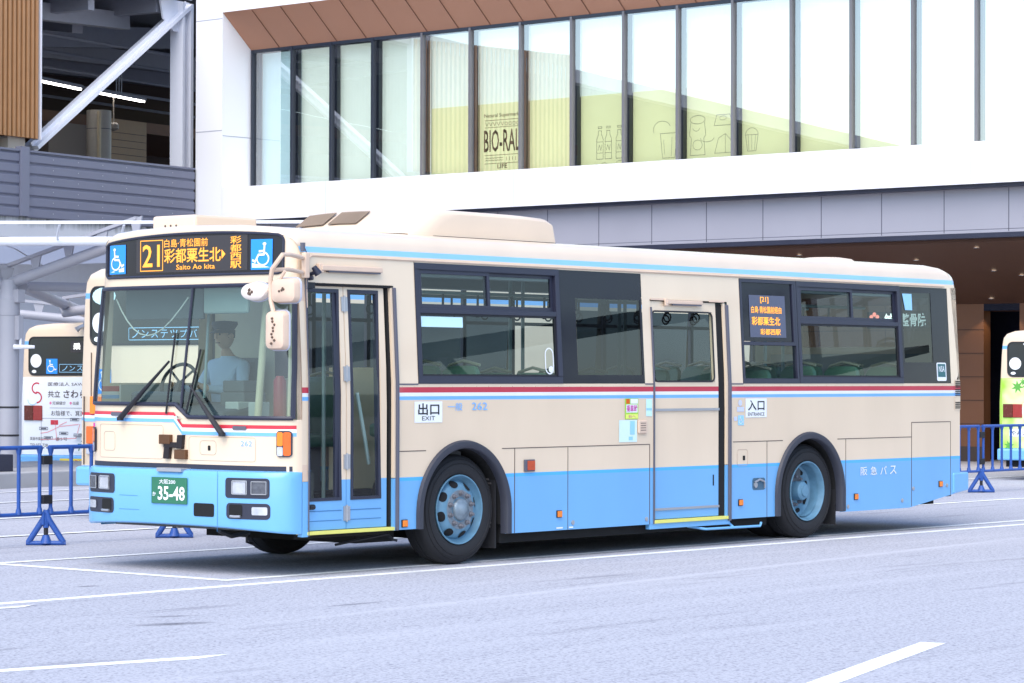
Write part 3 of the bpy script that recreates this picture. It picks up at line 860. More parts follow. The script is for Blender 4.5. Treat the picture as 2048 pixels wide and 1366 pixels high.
# ---- belt trims, seams
for (x0, x1) in ((1.14, 1.40), (4.565, 4.69), (5.93, 6.14)):
    d = MB(); d.box(x0, x1, -.003, .006, 1.566, 1.578); d.build('belt_trim', M_GREYT, bus)
def hs_(x0, x1, z, w_=.007): d = MB(); d.box(x0, x1, -.0022, .004, z - w_ / 2, z + w_ / 2); d.build('panel_seam', M_SEAM, bus)
def vs_(x, z0, z1, w_=.007): d = MB(); d.box(x - w_ / 2, x + w_ / 2, -.0026, .004, z0, z1); d.build('panel_seam', M_SEAM, bus)
hs_(1.15, 1.50, 1.003); hs_(2.50, 4.635, 1.003); vs_(4.635, .25, 1.0); vs_(2.672, .25, 1.0); vs_(3.418, .25, 1.0, .005)
hs_(5.97, 6.82, 1.003); hs_(7.80, 9.216, 1.003); vs_(6.545, .25, 1.0, .005); vs_(7.953, .26, 1.0, .005); vs_(9.216, .26, 1.158); hs_(9.216, 10.005, 1.158); vs_(10.005, .36, 1.155, .005)
d = MB()
sbox(d, 1.402, 1.4065, 1.575, 2.62, -.002, .004)
d.build('pillar_seam', M_SEAM, bus)
# ---- front folding door
M_DOORP = banded('door_paint', [(0, BLUE), (.10, BLUE), (.775, BEIGE)], dirt=.15)
rc = MB()                                           # door pocket
rc.box(.066, 1.135, .13, .16, .30, .38)
sbox(rc, 1.07, 1.10, .36, 2.40, .03, .14, 6)
sbox(rc, .07, 1.12, 2.385, 2.408, .0, .13)
rc.build('door_pocket', M_DARK, bus)
d = MB(); d.box(.062, 1.10, -.012, .13, .338, .366); d.build('yellow_step_edge', M_YEL, bus, bevel=.003)
def leaf(x0, x1, gx0, gx1, hinge):
    f = MB(); D0, D1 = .035, .065
    zt, g0, g1 = 2.383, .61, 2.362
    sbox(f, x0, gx0, .372, zt, D0, D1, 6); sbox(f, gx1, x1, .372, zt, D0, D1, 6); sbox(f, gx0, gx1, .372, g0, D0, D1); sbox(f, gx0, gx1, g1, zt, D0, D1)
    o = f.build('front_door_leaf', M_DOORP, bus)
    fr = MB(); sframe(fr, gx0, gx1, g0, g1, .03, D0 - .006, D1 + .004, .025); sbox(fr, (gx1 - .07) if hinge else gx0 + .0, gx1 if hinge else gx0 + .045, g0 + .02, g1 - .02, D0 + .008, D1, 4)
    fr.build('door_glass_frame', M_NAVY, o)
    pane(gx0 + .02, gx1 - .02, g0 + .02, g1 - .02, M_DOORG, D0 + .012, o)
    s = MB(); s.box(gx0, gx1, D0 - .003, D0 + .002, .525, .531); s.box(gx0, gx1, D0 - .003, D0 + .002, .445, .450); s.build('door_crease', mat('blue_seam', (.04, .16, .36), .6), o)
    return o
l1 = leaf(.082, .552, .105, .498, True); l2 = leaf(.560, 1.045, .605, .975, False)
for z in (2.24, 1.66, .93, .50):
    d = MB(); sbox(d, .520, .552, z - .06, z + .06, .024, .036); sbox(d, .562, .594, z - .06, z + .06, .024, .036); d.tube([(.557, yl(z) + .028, z - .07), (.557, yl(z) + .028, z + .07)], .010, 6)
    d.build('door_hinge', M_ALU, l1)
d = MB(); sbox(d, .10, .19, 2.362, 2.41, -.002, .035); d.build('door_sensor', M_BLACK, l1)
d = MB(); d.tube([(.11, .03, .565), (.17, .03, .565)], .022, 8); d.build('door_pull', M_BLACK, l1)
d = MB(); sbox(d, 1.118, 1.148, .335, 2.39, -.022, .02, 8); d.build('door_rubber_post', M_GREYT, bus, bevel=.006)
d = MB(); sbox(d, 1.096, 1.118, .78, 2.39, .0, .03, 6); d.build('door_post_edge', M_BEIGE, bus)
d = MB(); sbox(d, 1.096, 1.118, .335, .775, .0, .03); d.build('door_post_edge_foot', M_BLUE, bus)
# marker lamp housings above the doors
def door_lamp(x0, x1, z0, z1, dep):
    d = MB(); sbox(d, x0, x1, z0 + .02, z1, -dep, .0); sbox(d, x0 - .02, x0 + .03, z0, z1 + .012, -dep * .8, 0)
    o = d.build('door_lamp', M_BEIGED, bus, bevel=.008)
    d = MB(); sbox(d, x0 + .09, x1 - .02, z0 + .008, z0 + .021, -dep * .8, -.005); d.build('lamp_strip', M_GREYT, o)
door_lamp(.235, .965, 2.49, 2.555, .05)
d = MB(); d.tube([(.125, yl(2.5) - .005, 2.47), (.135, yl(2.5) - .06, 2.49)], .016, 8); d.tube([(.128, .0, 2.535), (.165, -.02, 2.475)], [.022, .034], 10); d.tube([(.10, .03, 2.44), (.115, -.005, 2.445)], .018, 8)
d.build('door_camera', M_NAVY, bus, smooth=True)
d = MB(); d.tube([(.045, .03, 2.70), (.075, .035, 2.66), (.10, .025, 2.60), (.085, .02, 2.5), (.068, .015, 2.35)], .005, 5); d.tube([(.03, .03, 2.66), (.03, .03, 2.73)], [.018, .022], 8)
d.build('roof_cable', M_GREYT, bus, smooth=True)
# ---- rear sliding door
M_RD = M_BODY
zt = 2.363
rc = MB(); sbox(rc, 5.752, 5.862, .28, 2.35, .02, .10, 6); sbox(rc, 4.69, 5.9, zt - .004, zt + .014, .006, .10); rc.build('door_pocket', M_DARK, bus)
f = MB(); D0, D1 = .016, .05
gx0, gx1, g0, g1 = 4.728, 5.692, 1.592, 2.268
side = lambda x0, x1, z0, z1, n=1: sbox(f, x0, x1, z0, z1, D0, D1, n)
side(4.705, gx0, .29, zt, 8); side(gx1, 5.752, .29, zt, 8); side(gx0, gx1, .29, g0, 6); side(gx0, gx1, g1, zt)
rd = f.build('sliding_door', M_RD, bus)
s = MB(); pp = rrect_pts(gx0 + .004, g0 + .004, gx1 - .004, g1 - .004, .05); pp.append(pp[0])
s.tube([SY(-.014)(a, b_) for a, b_ in pp], .009, 5, cap=False); s.build('door_glass_seal', M_BLACK, rd)
pane(gx0, gx1, g0, g1, M_DOORG, .026, rd)
d = MB(); sbox(d, 4.712, 5.75, 1.314, 1.338, .002, .018); sbox(d, 4.712, 5.75, .372, .394, .002, .018); d.build('door_guard_strip', M_ALU, rd)
d = MB(); sbox(d, 5.66, 5.672, .585, .69, .010, .018); d.build('door_handle_slot', M_DARK, rd)
d = MB(); sbox(d, 4.690, 4.706, .25, 2.30, -.012, .02, 8); d.build('door_rubber_post', M_GREYT, bus)
d = MB(); sbox(d, 5.888, 5.925, .235, 2.345, -.022, .02, 8); d.build('door_rubber_post', M_GREYT, bus, bevel=.006)
d = MB(); sbox(d, 5.858, 5.888, .785, 2.36, .0, .03, 6); d.build('door_post_edge', M_BEIGE, bus)
d = MB(); sbox(d, 5.858, 5.888, .27, .78, .0, .03); d.build('door_post_edge_foot', M_BLUE, bus)
d = MB(); d.box(4.70, 5.88, -.016, .06, .252, .284); d.build('yellow_step_edge', M_YEL, bus, bevel=.003)
d = MB(); d.box(4.64, 5.925, .004, .05, .20, .251); d.build('door_sill', M_BLUE, bus)
door_lamp(4.93, 5.50, 2.315, 2.372, .03)
d = MB(); sbox(d, 4.70, 4.93, 2.366, 2.385, -.006, 0); sbox(d, 5.63, 5.88, 2.366, 2.385, -.006, 0); d.build('door_header_lip', M_BEIGED, bus, bevel=.004)
d = MB(); d.tube([(5.35, .12, .20), (5.5, -.02, .17), (6.4, -.02, .165), (6.42, -.02, .20)], .013, 6); d.tube([(5.95, -.02, .17), (5.95, .1, .26)], .012, 6); d.build('under_door_rail', M_BLUE, bus)
# ---- side signs
def sign(x0, z0, x1, z1, name='entrance_sign'):
    d = MB(); rect(d, SY(.0035), x0, z0, x1, z1); return d.build(name, M_SIGNW, bus)
o = sign(1.350, 1.243, 1.705, 1.424, 'exit_sign'); s = SY(.0055)
d = MB(); text(d, '出口', s, 1.395, 1.308, 1.665, 1.408, .018); text(d, 'EXIT', s, 1.445, 1.262, 1.610, 1.298); d.build('sign_lettering', M_INK, o)
o = sign(6.175, 1.240, 6.535, 1.428); d = MB(); text(d, '入口', s, 6.215, 1.308, 6.495, 1.412, .016); text(d, 'ENTRANCE', s, 6.215, 1.255, 6.495, 1.290); d.build('sign_lettering', M_INK, o)
d = MB(); text(d, '一般', s, 1.775, 1.342, 1.965, 1.41, .004); text(d, '262', s, 2.09, 1.345, 2.295, 1.412, .004); d.build('fleet_number', M_STRB, bus)
d = MB()
for k, c in enumerate('阪急バス'): text(d, c, s, 8.225 + .187 * k, .615, 8.225 + .187 * k + .125, .705, .008)
d.build('side_lettering', M_SIGNW, bus)
d = MB(); rect(d, SY(.0035), 4.255, 1.243, 4.455, 1.437); o = d.build('boarding_sticker', M_GREEN, bus)
d = MB(); rect(d, s, 4.27, 1.305, 4.44, 1.380); rect(d, s, 4.335, 1.388, 4.445, 1.432); d.build('sticker_ground', M_SIGNW, o)
d = MB(); rect(d, SY(.0058), 4.268, 1.388, 4.322, 1.432); d.build('sticker_orange', M_AMBERD, o)
d = MB(); rect(d, SY(.0059), 4.262, 1.248, 4.448, 1.290); d.build('sticker_yellow', mat('sticker_lemon', (.72, .80, .15), .5), o)
d = MB(); text(d, '乗車時', SY(.0075), 4.275, 1.310, 4.435, 1.376, .014); text(d, '右へ', SY(.0075), 4.30, 1.256, 4.41, 1.282); d.build('sticker_lettering', M_MAG, o)
d = MB(); rect(d, SY(.0035), 4.575, 1.268, 4.668, 1.430); o = d.build('paper_sticker', M_PALE, bus)
d = MB(); rect(d, s, 4.580, 1.325, 4.662, 1.345); d.build('sticker_bar', M_SKYBL, o)
d = MB(); rect(d, SY(.0035), 4.165, 1.030, 4.435, 1.235); o = d.build('notice_sticker', mat('notice_aqua', (.62, .80, .80), .5), bus)
d = MB(); rect(d, s, 4.33, 1.10, 4.40, 1.225); rect(d, s, 4.31, 1.048, 4.37, 1.080); d.build('sticker_bar', M_SKYBL, o)
d = MB(); d.box(4.445, 4.575, -.022, 0, 1.105, 1.232); o = d.build('card_speaker', M_BEIGED, bus, bevel=.012)
d = MB()
for k in range(4): d.box(4.47, 4.55, -.0235, -.021, 1.135 + .022 * k, 1.141 + .022 * k)
d.build('speaker_slot', M_SEAM, o)
d = MB(); rect(d, SY(.0035), 6.05, 1.165, 6.148, 1.262); o = d.build('wheelchair_sticker', M_SKYBL, bus)
d = MB(); wheelchair(d, s, 6.055, 1.17, 6.143, 1.258, False); d.build('wheelchair_figure', M_SIGNW, o)
d = MB(); rect(d, SY(.0035), 6.035, 1.30, 6.15, 1.345); rect(d, SY(.0035), 5.985, 1.21, 6.035, 1.25); disc(d, SY(.004), 6.085, 1.385, .03, .03, 12); d.build('small_sticker', mat('lilac_sticker', (.55, .60, .78), .5), bus)
d = MB()
x = 1.2
while x < 10.0:
    if not (4.6 < x < 5.95): d.lathe([(.006, 0), (.004, -.003), (0, -.0035)], (x, .0, 1.552), 'y', 6); d.lathe([(.006, 0), (.004, -.003), (0, -.0035)], (x, yl(2.6), 2.626), 'y', 6)
    x += .16
d.build('rivet_row', M_BEIGED, bus)
# ---- lamps, locks and small fittings
for x, z in ((1.228, .39), (3.29, .395), (6.092, .405), (8.14, .398), (9.795, .484)):
    d = MB(); d.box(x - .036, x + .036, -.010, .0, z - .033, z + .033); o = d.build('side_marker', M_INK, bus, bevel=.003)
    d = MB(); d.box(x - .030, x + .030, -.020, -.009, z - .027, z + .027); d.build('marker_lens', M_AMBER, o, bevel=.004)
d = MB(); d.box(2.795, 2.935, -.018, 0, .790, .898); o = d.build('side_reflector', M_GREYT, bus, bevel=.004)
d = MB(); d.box(2.830, 2.928, -.024, -.017, .803, .887); d.build('reflector_lens', M_REFL, o)
for x, z in ((3.49, .31), (4.585, .30), (7.995, .30), (9.03, .33), (9.25, .45), (9.93, .465)):
    d = MB(); d.lathe([(.022, 0), (.022, -.006), (.012, -.008), (0, -.008)], (x, 0, z), 'y', 12); d.build('panel_lock', M_ALU, bus, smooth=True)
groove(SY(.001), 6.04, .765, 6.215, .925, .03).build('fuel_flap_edge', M_SEAMB, bus)
d = MB(); d.box(6.135, 6.17, -.004, .002, .82, .865); d.build('flap_lock', M_DARK, bus)
d = MB(); poly(d, SY(.002), rrect_pts(6.295, .52, 6.515, .64, .03)); d.build('flap_handle_cup', mat('cup_shadow_blue', (.05, .12, .19), .5), bus)
d = MB(); d.tube([(6.32, -.012, .60), (6.40, -.018, .625), (6.49, -.012, .60), (6.50, -.006, .54)], .010, 6); d.lathe([(.028, 0), (.028, -.01), (0, -.012)], (6.345, -.002, .57), 'y', 12); d.build('flap_handle', M_ALU, bus, smooth=True)
d = MB(); poly(d, SY(.003), rrect_pts(10.085, 1.28, 10.205, 1.615, .02)); vn = d.build('rear_vent', M_BODY, bus)
d = MB()
for z0 in (1.335, 1.475, 1.565):
    for k in range(4): d.box(10.10, 10.16, -.008, -.003, z0 - .034 + k * .02, z0 - .024 + k * .02); d.box(10.163, 10.195, -.008, -.003, z0 - .034 + k * .02, z0 - .024 + k * .02)
d.build('vent_slot', M_DARK, vn)
d = MB(); d.hexa([(x, y, z) for x, y0 in ((10.05, -.02), (10.41, .01)) for y in (y0, y0 + .35) for z in ((.365, .60) if x < 10.2 else (.40, .60))])
d.box(10.36, 10.41, .36, W - .02, .40, .60)
d.build('rear_bumper', M_BLUE, bus, bevel=.02)
d = MB()
rect(d, s, 3.25, .263, 3.34, .276); rect(d, s, 3.43, .262, 3.49, .275); d.build('white_scuff', M_SIGNW, bus)
# ---- wheel arches: flares, liners, mudflaps
def arch(cx, z_end0, z_end1):
    ro, ri = .618, .545; zc = .46
    P = []
    n = 36
    for i in range(n + 1):
        t = pi * i / n
        P.append((cos(t), sin(t)))
    mb = MB(); rowsA = []
    def ring(r, y, zb0, zb1):
        o = [(cx + r, y, zb1)]
        o += [(cx + r * c, y, zc + r * s_ * 1.015) for c, s_ in P]
        o += [(cx - r, y, zb0)]
        return o
    mb.grid([ring(ro, .004, z_end0, z_end1), ring(ro - .012, -.030, z_end0, z_end1), ring(ri + .014, -.034, z_end0, z_end1), ring(ri, -.020, z_end0, z_end1), ring(ri, .05, z_end0, z_end1)])
    mb.build('wheel_arch_flare', M_GREYF, bus, smooth=True, angle=50)
    mb = MB(); mb.grid([ring(ri + .001, .04, .33, .33), ring(ri, .62, .33, .33)]); mb.grid([[(cx + ri * c, .62, zc + ri * s_ * 1.015) for c, s_ in P], [(cx + ri * c, .62, .33) for c, s_ in P]])
    mb.build('wheel_arch_liner', M_DARK, bus)
M_GREYF = mat('charcoal_flare', (.035, .038, .055), .5, var=.1)
arch(AFX, .335, .25); arch(ARX, .248, .255)
d = MB(); d.box(2.475, 2.49, .06, .42, .12, .75); d.build('mudflap', M_TYRE, bus)
d = MB(); d.box(7.845, 7.86, .06, .55, .12, .55); d.build('mudflap', M_TYRE, bus)
d = MB()
for k in range(14):
    z = .30 + .035 * k; d.box(2.468, 2.474, .10 + random.random() * .04, .22 + random.random() * .08, z, z + .012 + random.random() * .015)
d.build('mud_crust', mat('dry_mud', (.09, .08, .08), .9, var=.3), bus)
# ---- wheels
def wheel(cx, y0, rear=False, far=False):
    R = .479; sg = -1 if far else 1
    c = (cx, y0, R)
    rl = lambda pr: [(r, o * sg) for r, o in pr]
    wd = .275
    hub = MB()
    if not rear:
        hub.lathe(rl([(.268, .085), (.250, .050), (.228, .022), (.205, .006), (.185, .0), (.176, -.004), (.098, -.006), (.094, -.022), (.082, -.034), (.060, -.040), (.050, -.046), (.032, -.058), (0, -.064)]), c, 'y', 40)
    else:
        hub.lathe(rl([(.262, .05), (.256, .14), (.225, .165), (.205, .168), (.098, .165), (.094, .055), (.082, .040), (.062, .034), (.058, .020), (0, .016)]), c, 'y', 40)
    h = hub.build('wheel', M_RIM, bus, smooth=True, angle=35)
    ty = MB()
    ty.lathe(rl([(.298, .022), (.315, .004), (.345, -.004), (.385, -.006), (.425, .004), (.452, .020), (.468, .036), (.4765, .055), (.479, .075), (.479, .13), (.470, .132), (.470, .142), (.479, .144), (.479, wd - .075), (.47, wd - .03), (.43, wd), (.31, wd - .01)]), c, 'y', 64)
    if rear: ty.lathe(rl([(.31, .31), (.43, .30), (.47, .33), (.479, .37), (.479, .53), (.47, .57), (.31, .58)]), c, 'y', 48)
    for k in (.400, .437): ty.lathe(rl([(k - .003, -.0045 if k < .41 else .007), (k, -.009 if k < .41 else .003), (k + .003, -.0045 if k < .41 else .009)]), c, 'y', 64)
    ty.build('tyre', M_TYRE, h, smooth=True, angle=40)
    rm = MB()
    rm.lathe(rl([(.292, .03), (.300, .010), (.305, .002), (.302, -.005), (.294, -.004), (.288, .010), (.283, .035), (.262, .055), (.250, .078), (.245, .11)] if not rear else [(.292, .03), (.300, .010), (.305, .002), (.302, -.005), (.294, -.004), (.287, .010), (.280, .04), (.266, .07), (.262, .18)]), c, 'y', 48)
    rm.build('rim', M_RIM, h, smooth=True)
    n = 8 if not far else 0
    for k in range(n):
        hl = MB()
        t = 2 * pi * (k + .32) / n
        if rear:
            rr, ro, of = .215, .036, .163
        else: rr, ro, of = .226, .038, .052
        px, pz = cx + rr * cos(t), R + rr * sin(t)
        # opening follows the dish
        pf = [(.176, -.004), (.185, .0), (.205, .006), (.228, .022), (.250, .050), (.268, .085)]
        rws = []
        for fq in (1.0, .7, .4, .01):
            q = []
            for j in range(17):
                a = 2 * pi * j / 16; r2_ = rr + ro * fq * cos(a) * .8; tt = t + ro * fq * sin(a) * 1.2 / rr
                o_ = .163
                if not rear:
                    for (ra, oa), (rb_, ob) in zip(pf[:-1], pf[1:]):
                        if ra <= r2_ <= rb_: o_ = oa + (ob - oa) * (r2_ - ra) / (rb_ - ra)
                q.append((cx + r2_ * cos(tt), y0 + (o_ - .006) * sg, R + r2_ * sin(tt)))
            rws.append(q)
        hl.grid(rws); hl.build('hand_hole', M_DARK, h)
    for k in range(0 if far else 10):
        nt_ = MB()
        t = 2 * pi * (k + .5) / 10; rr = .143
        px, pz = cx + rr * cos(t), R + rr * sin(t); yy = (-.004 if not rear else .166)
        nt_.lathe(rl([(.026, yy), (.022, yy - .018), (.017, yy - .026), (.015, yy - .042), (0, yy - .044)]), (px, y0, pz), 'y', 6)
        nt_.build('wheel_nut', M_HUB, h)
    if not rear:
        fl_ = MB(); fl_.lathe(rl([(.172, -.006), (.168, -.0085), (.112, -.0095), (.108, -.007)]), c, 'y', 40); fl_.build('wheel_flange', mat('worn_flange_metal', (.20, .24, .28), .6, metal=.2, var=.5, scale=16), h)
        fl_ = MB(); fl_.lathe(rl([(.0995, -.004), (.096, -.024), (.084, -.0365), (.060, -.0425), (.050, -.049), (.033, -.061), (0, -.067)]), c, 'y', 32); fl_.build('hub_cap', mat('worn_hub_metal', (.22, .28, .33), .45, metal=.4, var=.4, scale=20), h, smooth=True, angle=35)
    return h
wheel(FWX, .066); wheel(RWX, .066, True); wheel(FWX, W - .066, False, True); wheel(RWX, W - .066, True, True)
d = MB(); d.box(.95, 1.42, .30, W - .35, .22, .34); d.box(2.58, 6.68, .10, W - .10, .16, .33); d.box(8.0, 9.9, .15, W - .15, .26, .45); d.box(1.4, 2.6, .75, W - .75, .28, .6); d.box(6.7, 7.95, .75, W - .75, .3, .65)
d.build('underbody', M_DARK, bus)
for ps, r_ in (([(.25, .9, .33), (.25, .9, .24), (.32, .9, .22)], .012), ([(-.24, .72, .36), (-.1, .72, .31), (.1, .72, .33)], .02), ([(1.16, .2, .33), (1.22, .12, .25), (1.25, .1, .24)], .012), ([(.7, .3, .22), (1.2, .15, .3)], .012)):
    d = MB(); d.tube(ps, r_, 6); d.build('brake_pipe', M_BLACK, bus)
# ---- roof equipment
d = MB()
yn, yf_ = .40, 2.09
def acrow(x_of, z): return None
prof = [(1.64, 2.866), (1.645, 2.90), (1.69, 2.945), (1.90, 3.075), (2.02, 3.105), (2.30, 3.115), (3.30, 3.112), (3.60, 3.10), (3.69, 3.06), (3.73, 2.885), (3.735, 2.872)]
rows = []
acb = lambda y: 2.866 + .036 * min(1, max(0, (y - yn) * (yf_ - y)) / .71)
for y, k, sh in ((yn, .70, .40), (yn + .004, .86, .32), (yn + .025, .94, .23), (yn + .08, .98, .13), (yn + .20, 1, .05), (yn + .38, 1, .01), (1.245, 1, 0), (yf_ - .38, 1, .02), (yf_ - .20, 1, .09), (yf_ - .08, .98, .22), (yf_ - .025, .94, .36), (yf_ - .004, .86, .50), (yf_, .70, .62)):
    row = []
    for (x, z) in prof:
        xx = x + sh * max(0, (2.6 - x) / .96) if x < 2.6 else x - (1 - k) * .06
        row.append((xx, y, acb(y) + (z - 2.866) * (k if z > 2.90 else 1)))
    rows.append(row)
d.grid(rows); d.face(rows[0]); d.face(rows[-1])
ac = d.build('roof_air_conditioner', M_ROOFF, bus, smooth=True, angle=35)
M_MESH = mat('brown_grille', (.17, .125, .09), .7, var=.25, scale=70)
d = MB()
def acf(y, q):                                      # on the sloping nose between the two profile points
    p0, p1 = (1.69, 2.945), (1.90, 3.075)
    x = p0[0] + (p1[0] - p0[0]) * q
    return (x + .02 * abs(y - 1.245) / .46 * (2.6 - x) / .96 - .008, y, acb(y) + p0[1] + (p1[1] - p0[1]) * q - 2.866 + .008)
for (y0, y1) in ((1.03, 1.38), (1.44, 1.80)):
    d.grid([[acf(y0 + (y1 - y0) * i / 4, q) for i in range(5)] for q in (.05, .95)])
d.build('air_grille', M_MESH, ac)
d = MB()
for (y0, y1) in ((1.03, 1.38), (1.44, 1.80)):
    for i in range(16):
        y = y0 + (y1 - y0) * (i + .5) / 16; d.tube([tuple(Vector(acf(y, .05)) + Vector((-.004, 0, .004))), tuple(Vector(acf(y, .95)) + Vector((-.004, 0, .004)))], .004, 4)
d.build('grille_bar', mat('grille_tan', (.36, .27, .2), .6), ac)
d = MB(); d.box(2.05, 3.72, yn - .005, yn + .02, 2.866, 2.880); d.bar((2.05, yn, 2.872), (1.72, yn + .10, 2.884), .012, .014); d.bar((1.72, yn + .10, 2.884), (1.63, yn + .40, 2.896), .012, .014); d.build('unit_gap', M_DARK, ac)
d = MB(); d.hexa([(x, y, z) for x in (.335, 1.08) for y in (1.64, 2.19) for z in (2.86, 3.035)]); d.build('roof_vent_box', M_ROOFF, bus, bevel=.022)
d = MB()
for yy in (1.95, 2.02, 1.88): d.lathe([(.010, 0), (.010, -.004), (0, -.004)], (.334, yy, 2.945), 'x', 8)
d.build('vent_screw', M_SEAM, bus)
d = MB(); d.lathe([(.335, 2.885), (.335, 2.915), (.30, 2.940), (.18, 2.958), (0, 2.965)], (9.40, 1.245, 0), 'z', 40); d.build('roof_fan_cover', M_ROOFF, bus, smooth=True, angle=50)
# ---- mirrors
d = MB()
d.tube([(.05, .03, 2.605), (-.25, -.10, 2.62), (-.40, -.17, 2.612), (-.42, -.075, 2.50), (-.40, -.035, 2.42), (-.40, -.04, 2.25), (-.40, -.08, 2.12)], .019, 8)
d.tube([(.05, .03, 2.485), (-.25, -.09, 2.50), (-.41, -.07, 2.49)], .017, 8)
d.tube([(-.40, -.20, 2.48), (-.40, -.15, 2.42), (-.40, -.11, 2.36), (-.40, -.03, 2.33), (-.40, .06, 2.33)], .013, 8)
ma = d.build('mirror_arm', M_BEIGED, bus, smooth=True)
d = MB(); d.box(.02, .075, -.012, .04, 2.44, 2.65); d.build('mirror_bracket', M_BEIGED, bus, bevel=.01)
def mirror(y0, y1, z0, z1, r, xx, rd, oval=False):
    d = MB()
    pts = rrect_pts(y0, z0, y1, z1, r, 5) if not oval else [((y0 + y1) / 2 + (y1 - y0) / 2 * cos(2 * pi * k / 28), (z0 + z1) / 2 + (z1 - z0) / 2 * sin(2 * pi * k / 28)) for k in range(28)]
    cy, cz = (y0 + y1) / 2, (z0 + z1) / 2
    rws = [[(xx + dx, cy + (y - cy) * k, cz + (z - cz) * k) for y, z in pts + pts[:1]] for dx, k in ((.035, 1.0), (.0, 1.0), (-.03, .93), (-.045, .7), (-.05, .3), (-.05, .02))]
    d.grid(rws); o = d.build('mirror', M_BEIGED if not oval else mat('white_mirror_back', (.80, .70, .62), .4), bus, smooth=True)
    d = MB(); d.tube(rws[0], .010, 6, cap=False); d.build('mirror_rim', mat('mirror_rim_grey', (.42, .44, .52), .4), o, smooth=True)
    d = MB(); d.face([(xx + .036, y, z) for y, z in pts]); d.build('mirror_glass', M_CHROME, o)
    return o
mirror(-.325, -.045, 2.228, 2.422, .05, -.38, 0)
mirror(-.218, -.005, 1.850, 2.162, .045, -.40, 0)
mo = mirror(-.01, .285, 2.245, 2.395, .07, -.40, 0, True)
d = MB()
for k in range(9): d.lathe([(.012, 0), (.008, -.012), (0, -.014)], (-.448, -.115 + random.uniform(-.03, .02), 2.10 - .025 * k), 'x', 6)
for k in range(5): d.lathe([(.016, 0), (.010, -.01), (0, -.012)], (-.448, .15 + random.uniform(-.03, .03), 2.32 + random.uniform(-.02, .02)), 'x', 6)
for k in range(4): d.lathe([(.012, 0), (.008, -.01), (0, -.012)], (-.428, -.20 + random.uniform(-.04, .04), 2.32 + random.uniform(-.03, .03)), 'x', 6)
d.build('mirror_bolt', mat('rusty_bolt', (.11, .07, .05), .8, var=.4), ma)

# ---- interior
d = MB()
for (x0, x1, q) in ((.15, 1.42, .05), (1.42, 2.58, .68), (2.58, 6.72, .05), (6.72, 7.88, .68), (7.88, 10.1, .05)): d.box(x0, x1, q, W - q, .34, .37)
d.box(.15, 1.1, .95, W - .06, .37, .80); d.box(6.4, 6.72, .06, W - .06, .371, .60); d.box(6.72, 7.88, .68, W - .68, .371, .60); d.box(7.88, 10.1, .06, W - .06, .371, .60)
d.build('floor', M_FLOOR, bus)
d = MB(); d.box(.2, 10.1, .10, W - .10, 2.62, 2.66); d.build('ceiling', mat('bus_ceiling', (.50, .52, .50), .6), bus)
d = MB()
for (x0, x1, z0) in ((1.2, 1.4, .4), (1.4, 2.62, 1.06), (2.62, 4.65, .4), (5.95, 6.68, .4), (6.68, 7.92, 1.06), (7.92, 10.1, .4)): d.box(x0, x1, .03, .045, z0, 1.56)
d.box(.2, 10.1, W - .05, W - .03, 1.06, 1.56); d.box(10.06, 10.1, .06, W - .06, .4, 1.9)
d.build('inner_lining', mat('lining_grey', (.34, .35, .33), .6), bus)
d = MB(); d.box(1.3, 10.0, .10, .30, 2.50, 2.62); d.box(1.3, 10.0, W - .30, W - .10, 2.50, 2.62); d.build('air_duct', mat('duct_grey', (.26, .27, .27), .6), bus)
M_HAND = mat('cream_seat_handle', (.34, .32, .24), .5)
def seat(x, y, z=.80, wide=.43):
    d = MB(); d.hexa([(x + dx, y + dy, z + dz) for dx in (-.22, .22) for dy in (-wide / 2, wide / 2) for dz in (-.08, .04)])
    o = d.build('passenger_seat', M_SEAT, bus, bevel=.03)
    d = MB(); rws = []
    for hz, xo, th, k in ((-.02, .22, .09, 1), (.25, .25, .08, 1), (.42, .28, .07, .98), (.50, .295, .06, .9), (.545, .305, .05, .72), (.555, .31, .03, .5)):
        k *= wide / 2
        rws.append([(x + xo - th, y - k, z + hz), (x + xo - th * 1.15, y, z + hz), (x + xo - th, y + k, z + hz), (x + xo, y + k, z + hz), (x + xo, y - k, z + hz), (x + xo - th, y - k, z + hz)])
    d.grid(rws); d.face(rws[-1][:5]); d.build('seat_back', M_SEAT, o, smooth=True, angle=50)
    d = MB(); e = wide / 2 + .015
    d.tube([(x + .27, y + e, z + .15), (x + .30, y + e, z + .46), (x + .31, y + e - .05, z + .56), (x + .315, y + .02, z + .60), (x + .31, y - e + .05, z + .56)], .014, 6); d.build('seat_handle', M_HAND, o, smooth=True)
    d = MB(); d.box(x - .15, x + .15, y - .1, y + .1, .38, z - .08); d.build('seat_base', M_INTG, o)
    return o
for (x, y, z) in ((2.05, .55, 1.18), (2.95, .5, 1.12), (3.8, .5, 1.12), (3.3, 1.95, 1.10), (4.1, 1.95, 1.10), (4.9, 1.95, 1.05), (5.6, 1.95, 1.05), (6.5, .55, 1.16), (7.3, .55, 1.2), (8.1, .55, 1.2), (8.9, .55, 1.2), (6.6, 1.9, 1.16), (7.4, 1.9, 1.2), (8.2, 1.9, 1.2), (9.0, 1.9, 1.2)):
    seat(x, y - .23, z); seat(x, y + .23, z)
seat(1.72, 1.72, 1.08, .50)
d = MB()
for (x, y) in ((1.22, .95), (2.5, 1.0), (3.72, .95), (4.55, .30), (4.55, 1.5), (6.1, .35), (6.1, 1.45), (7.9, .98), (8.9, 1.45), (2.5, 1.5)): d.tube([(x, y, .37), (x, y, 2.62)], .018, 8)
for y in (.85, 1.6): d.tube([(1.3, y, 2.40), (9.6, y, 2.40)], .016, 8)
d.tube([(4.56, .30, 1.30), (4.56, 1.0, 1.30)], .016, 8); d.tube([(6.1, .35, 1.3), (6.1, .95, 1.3)], .016, 8)
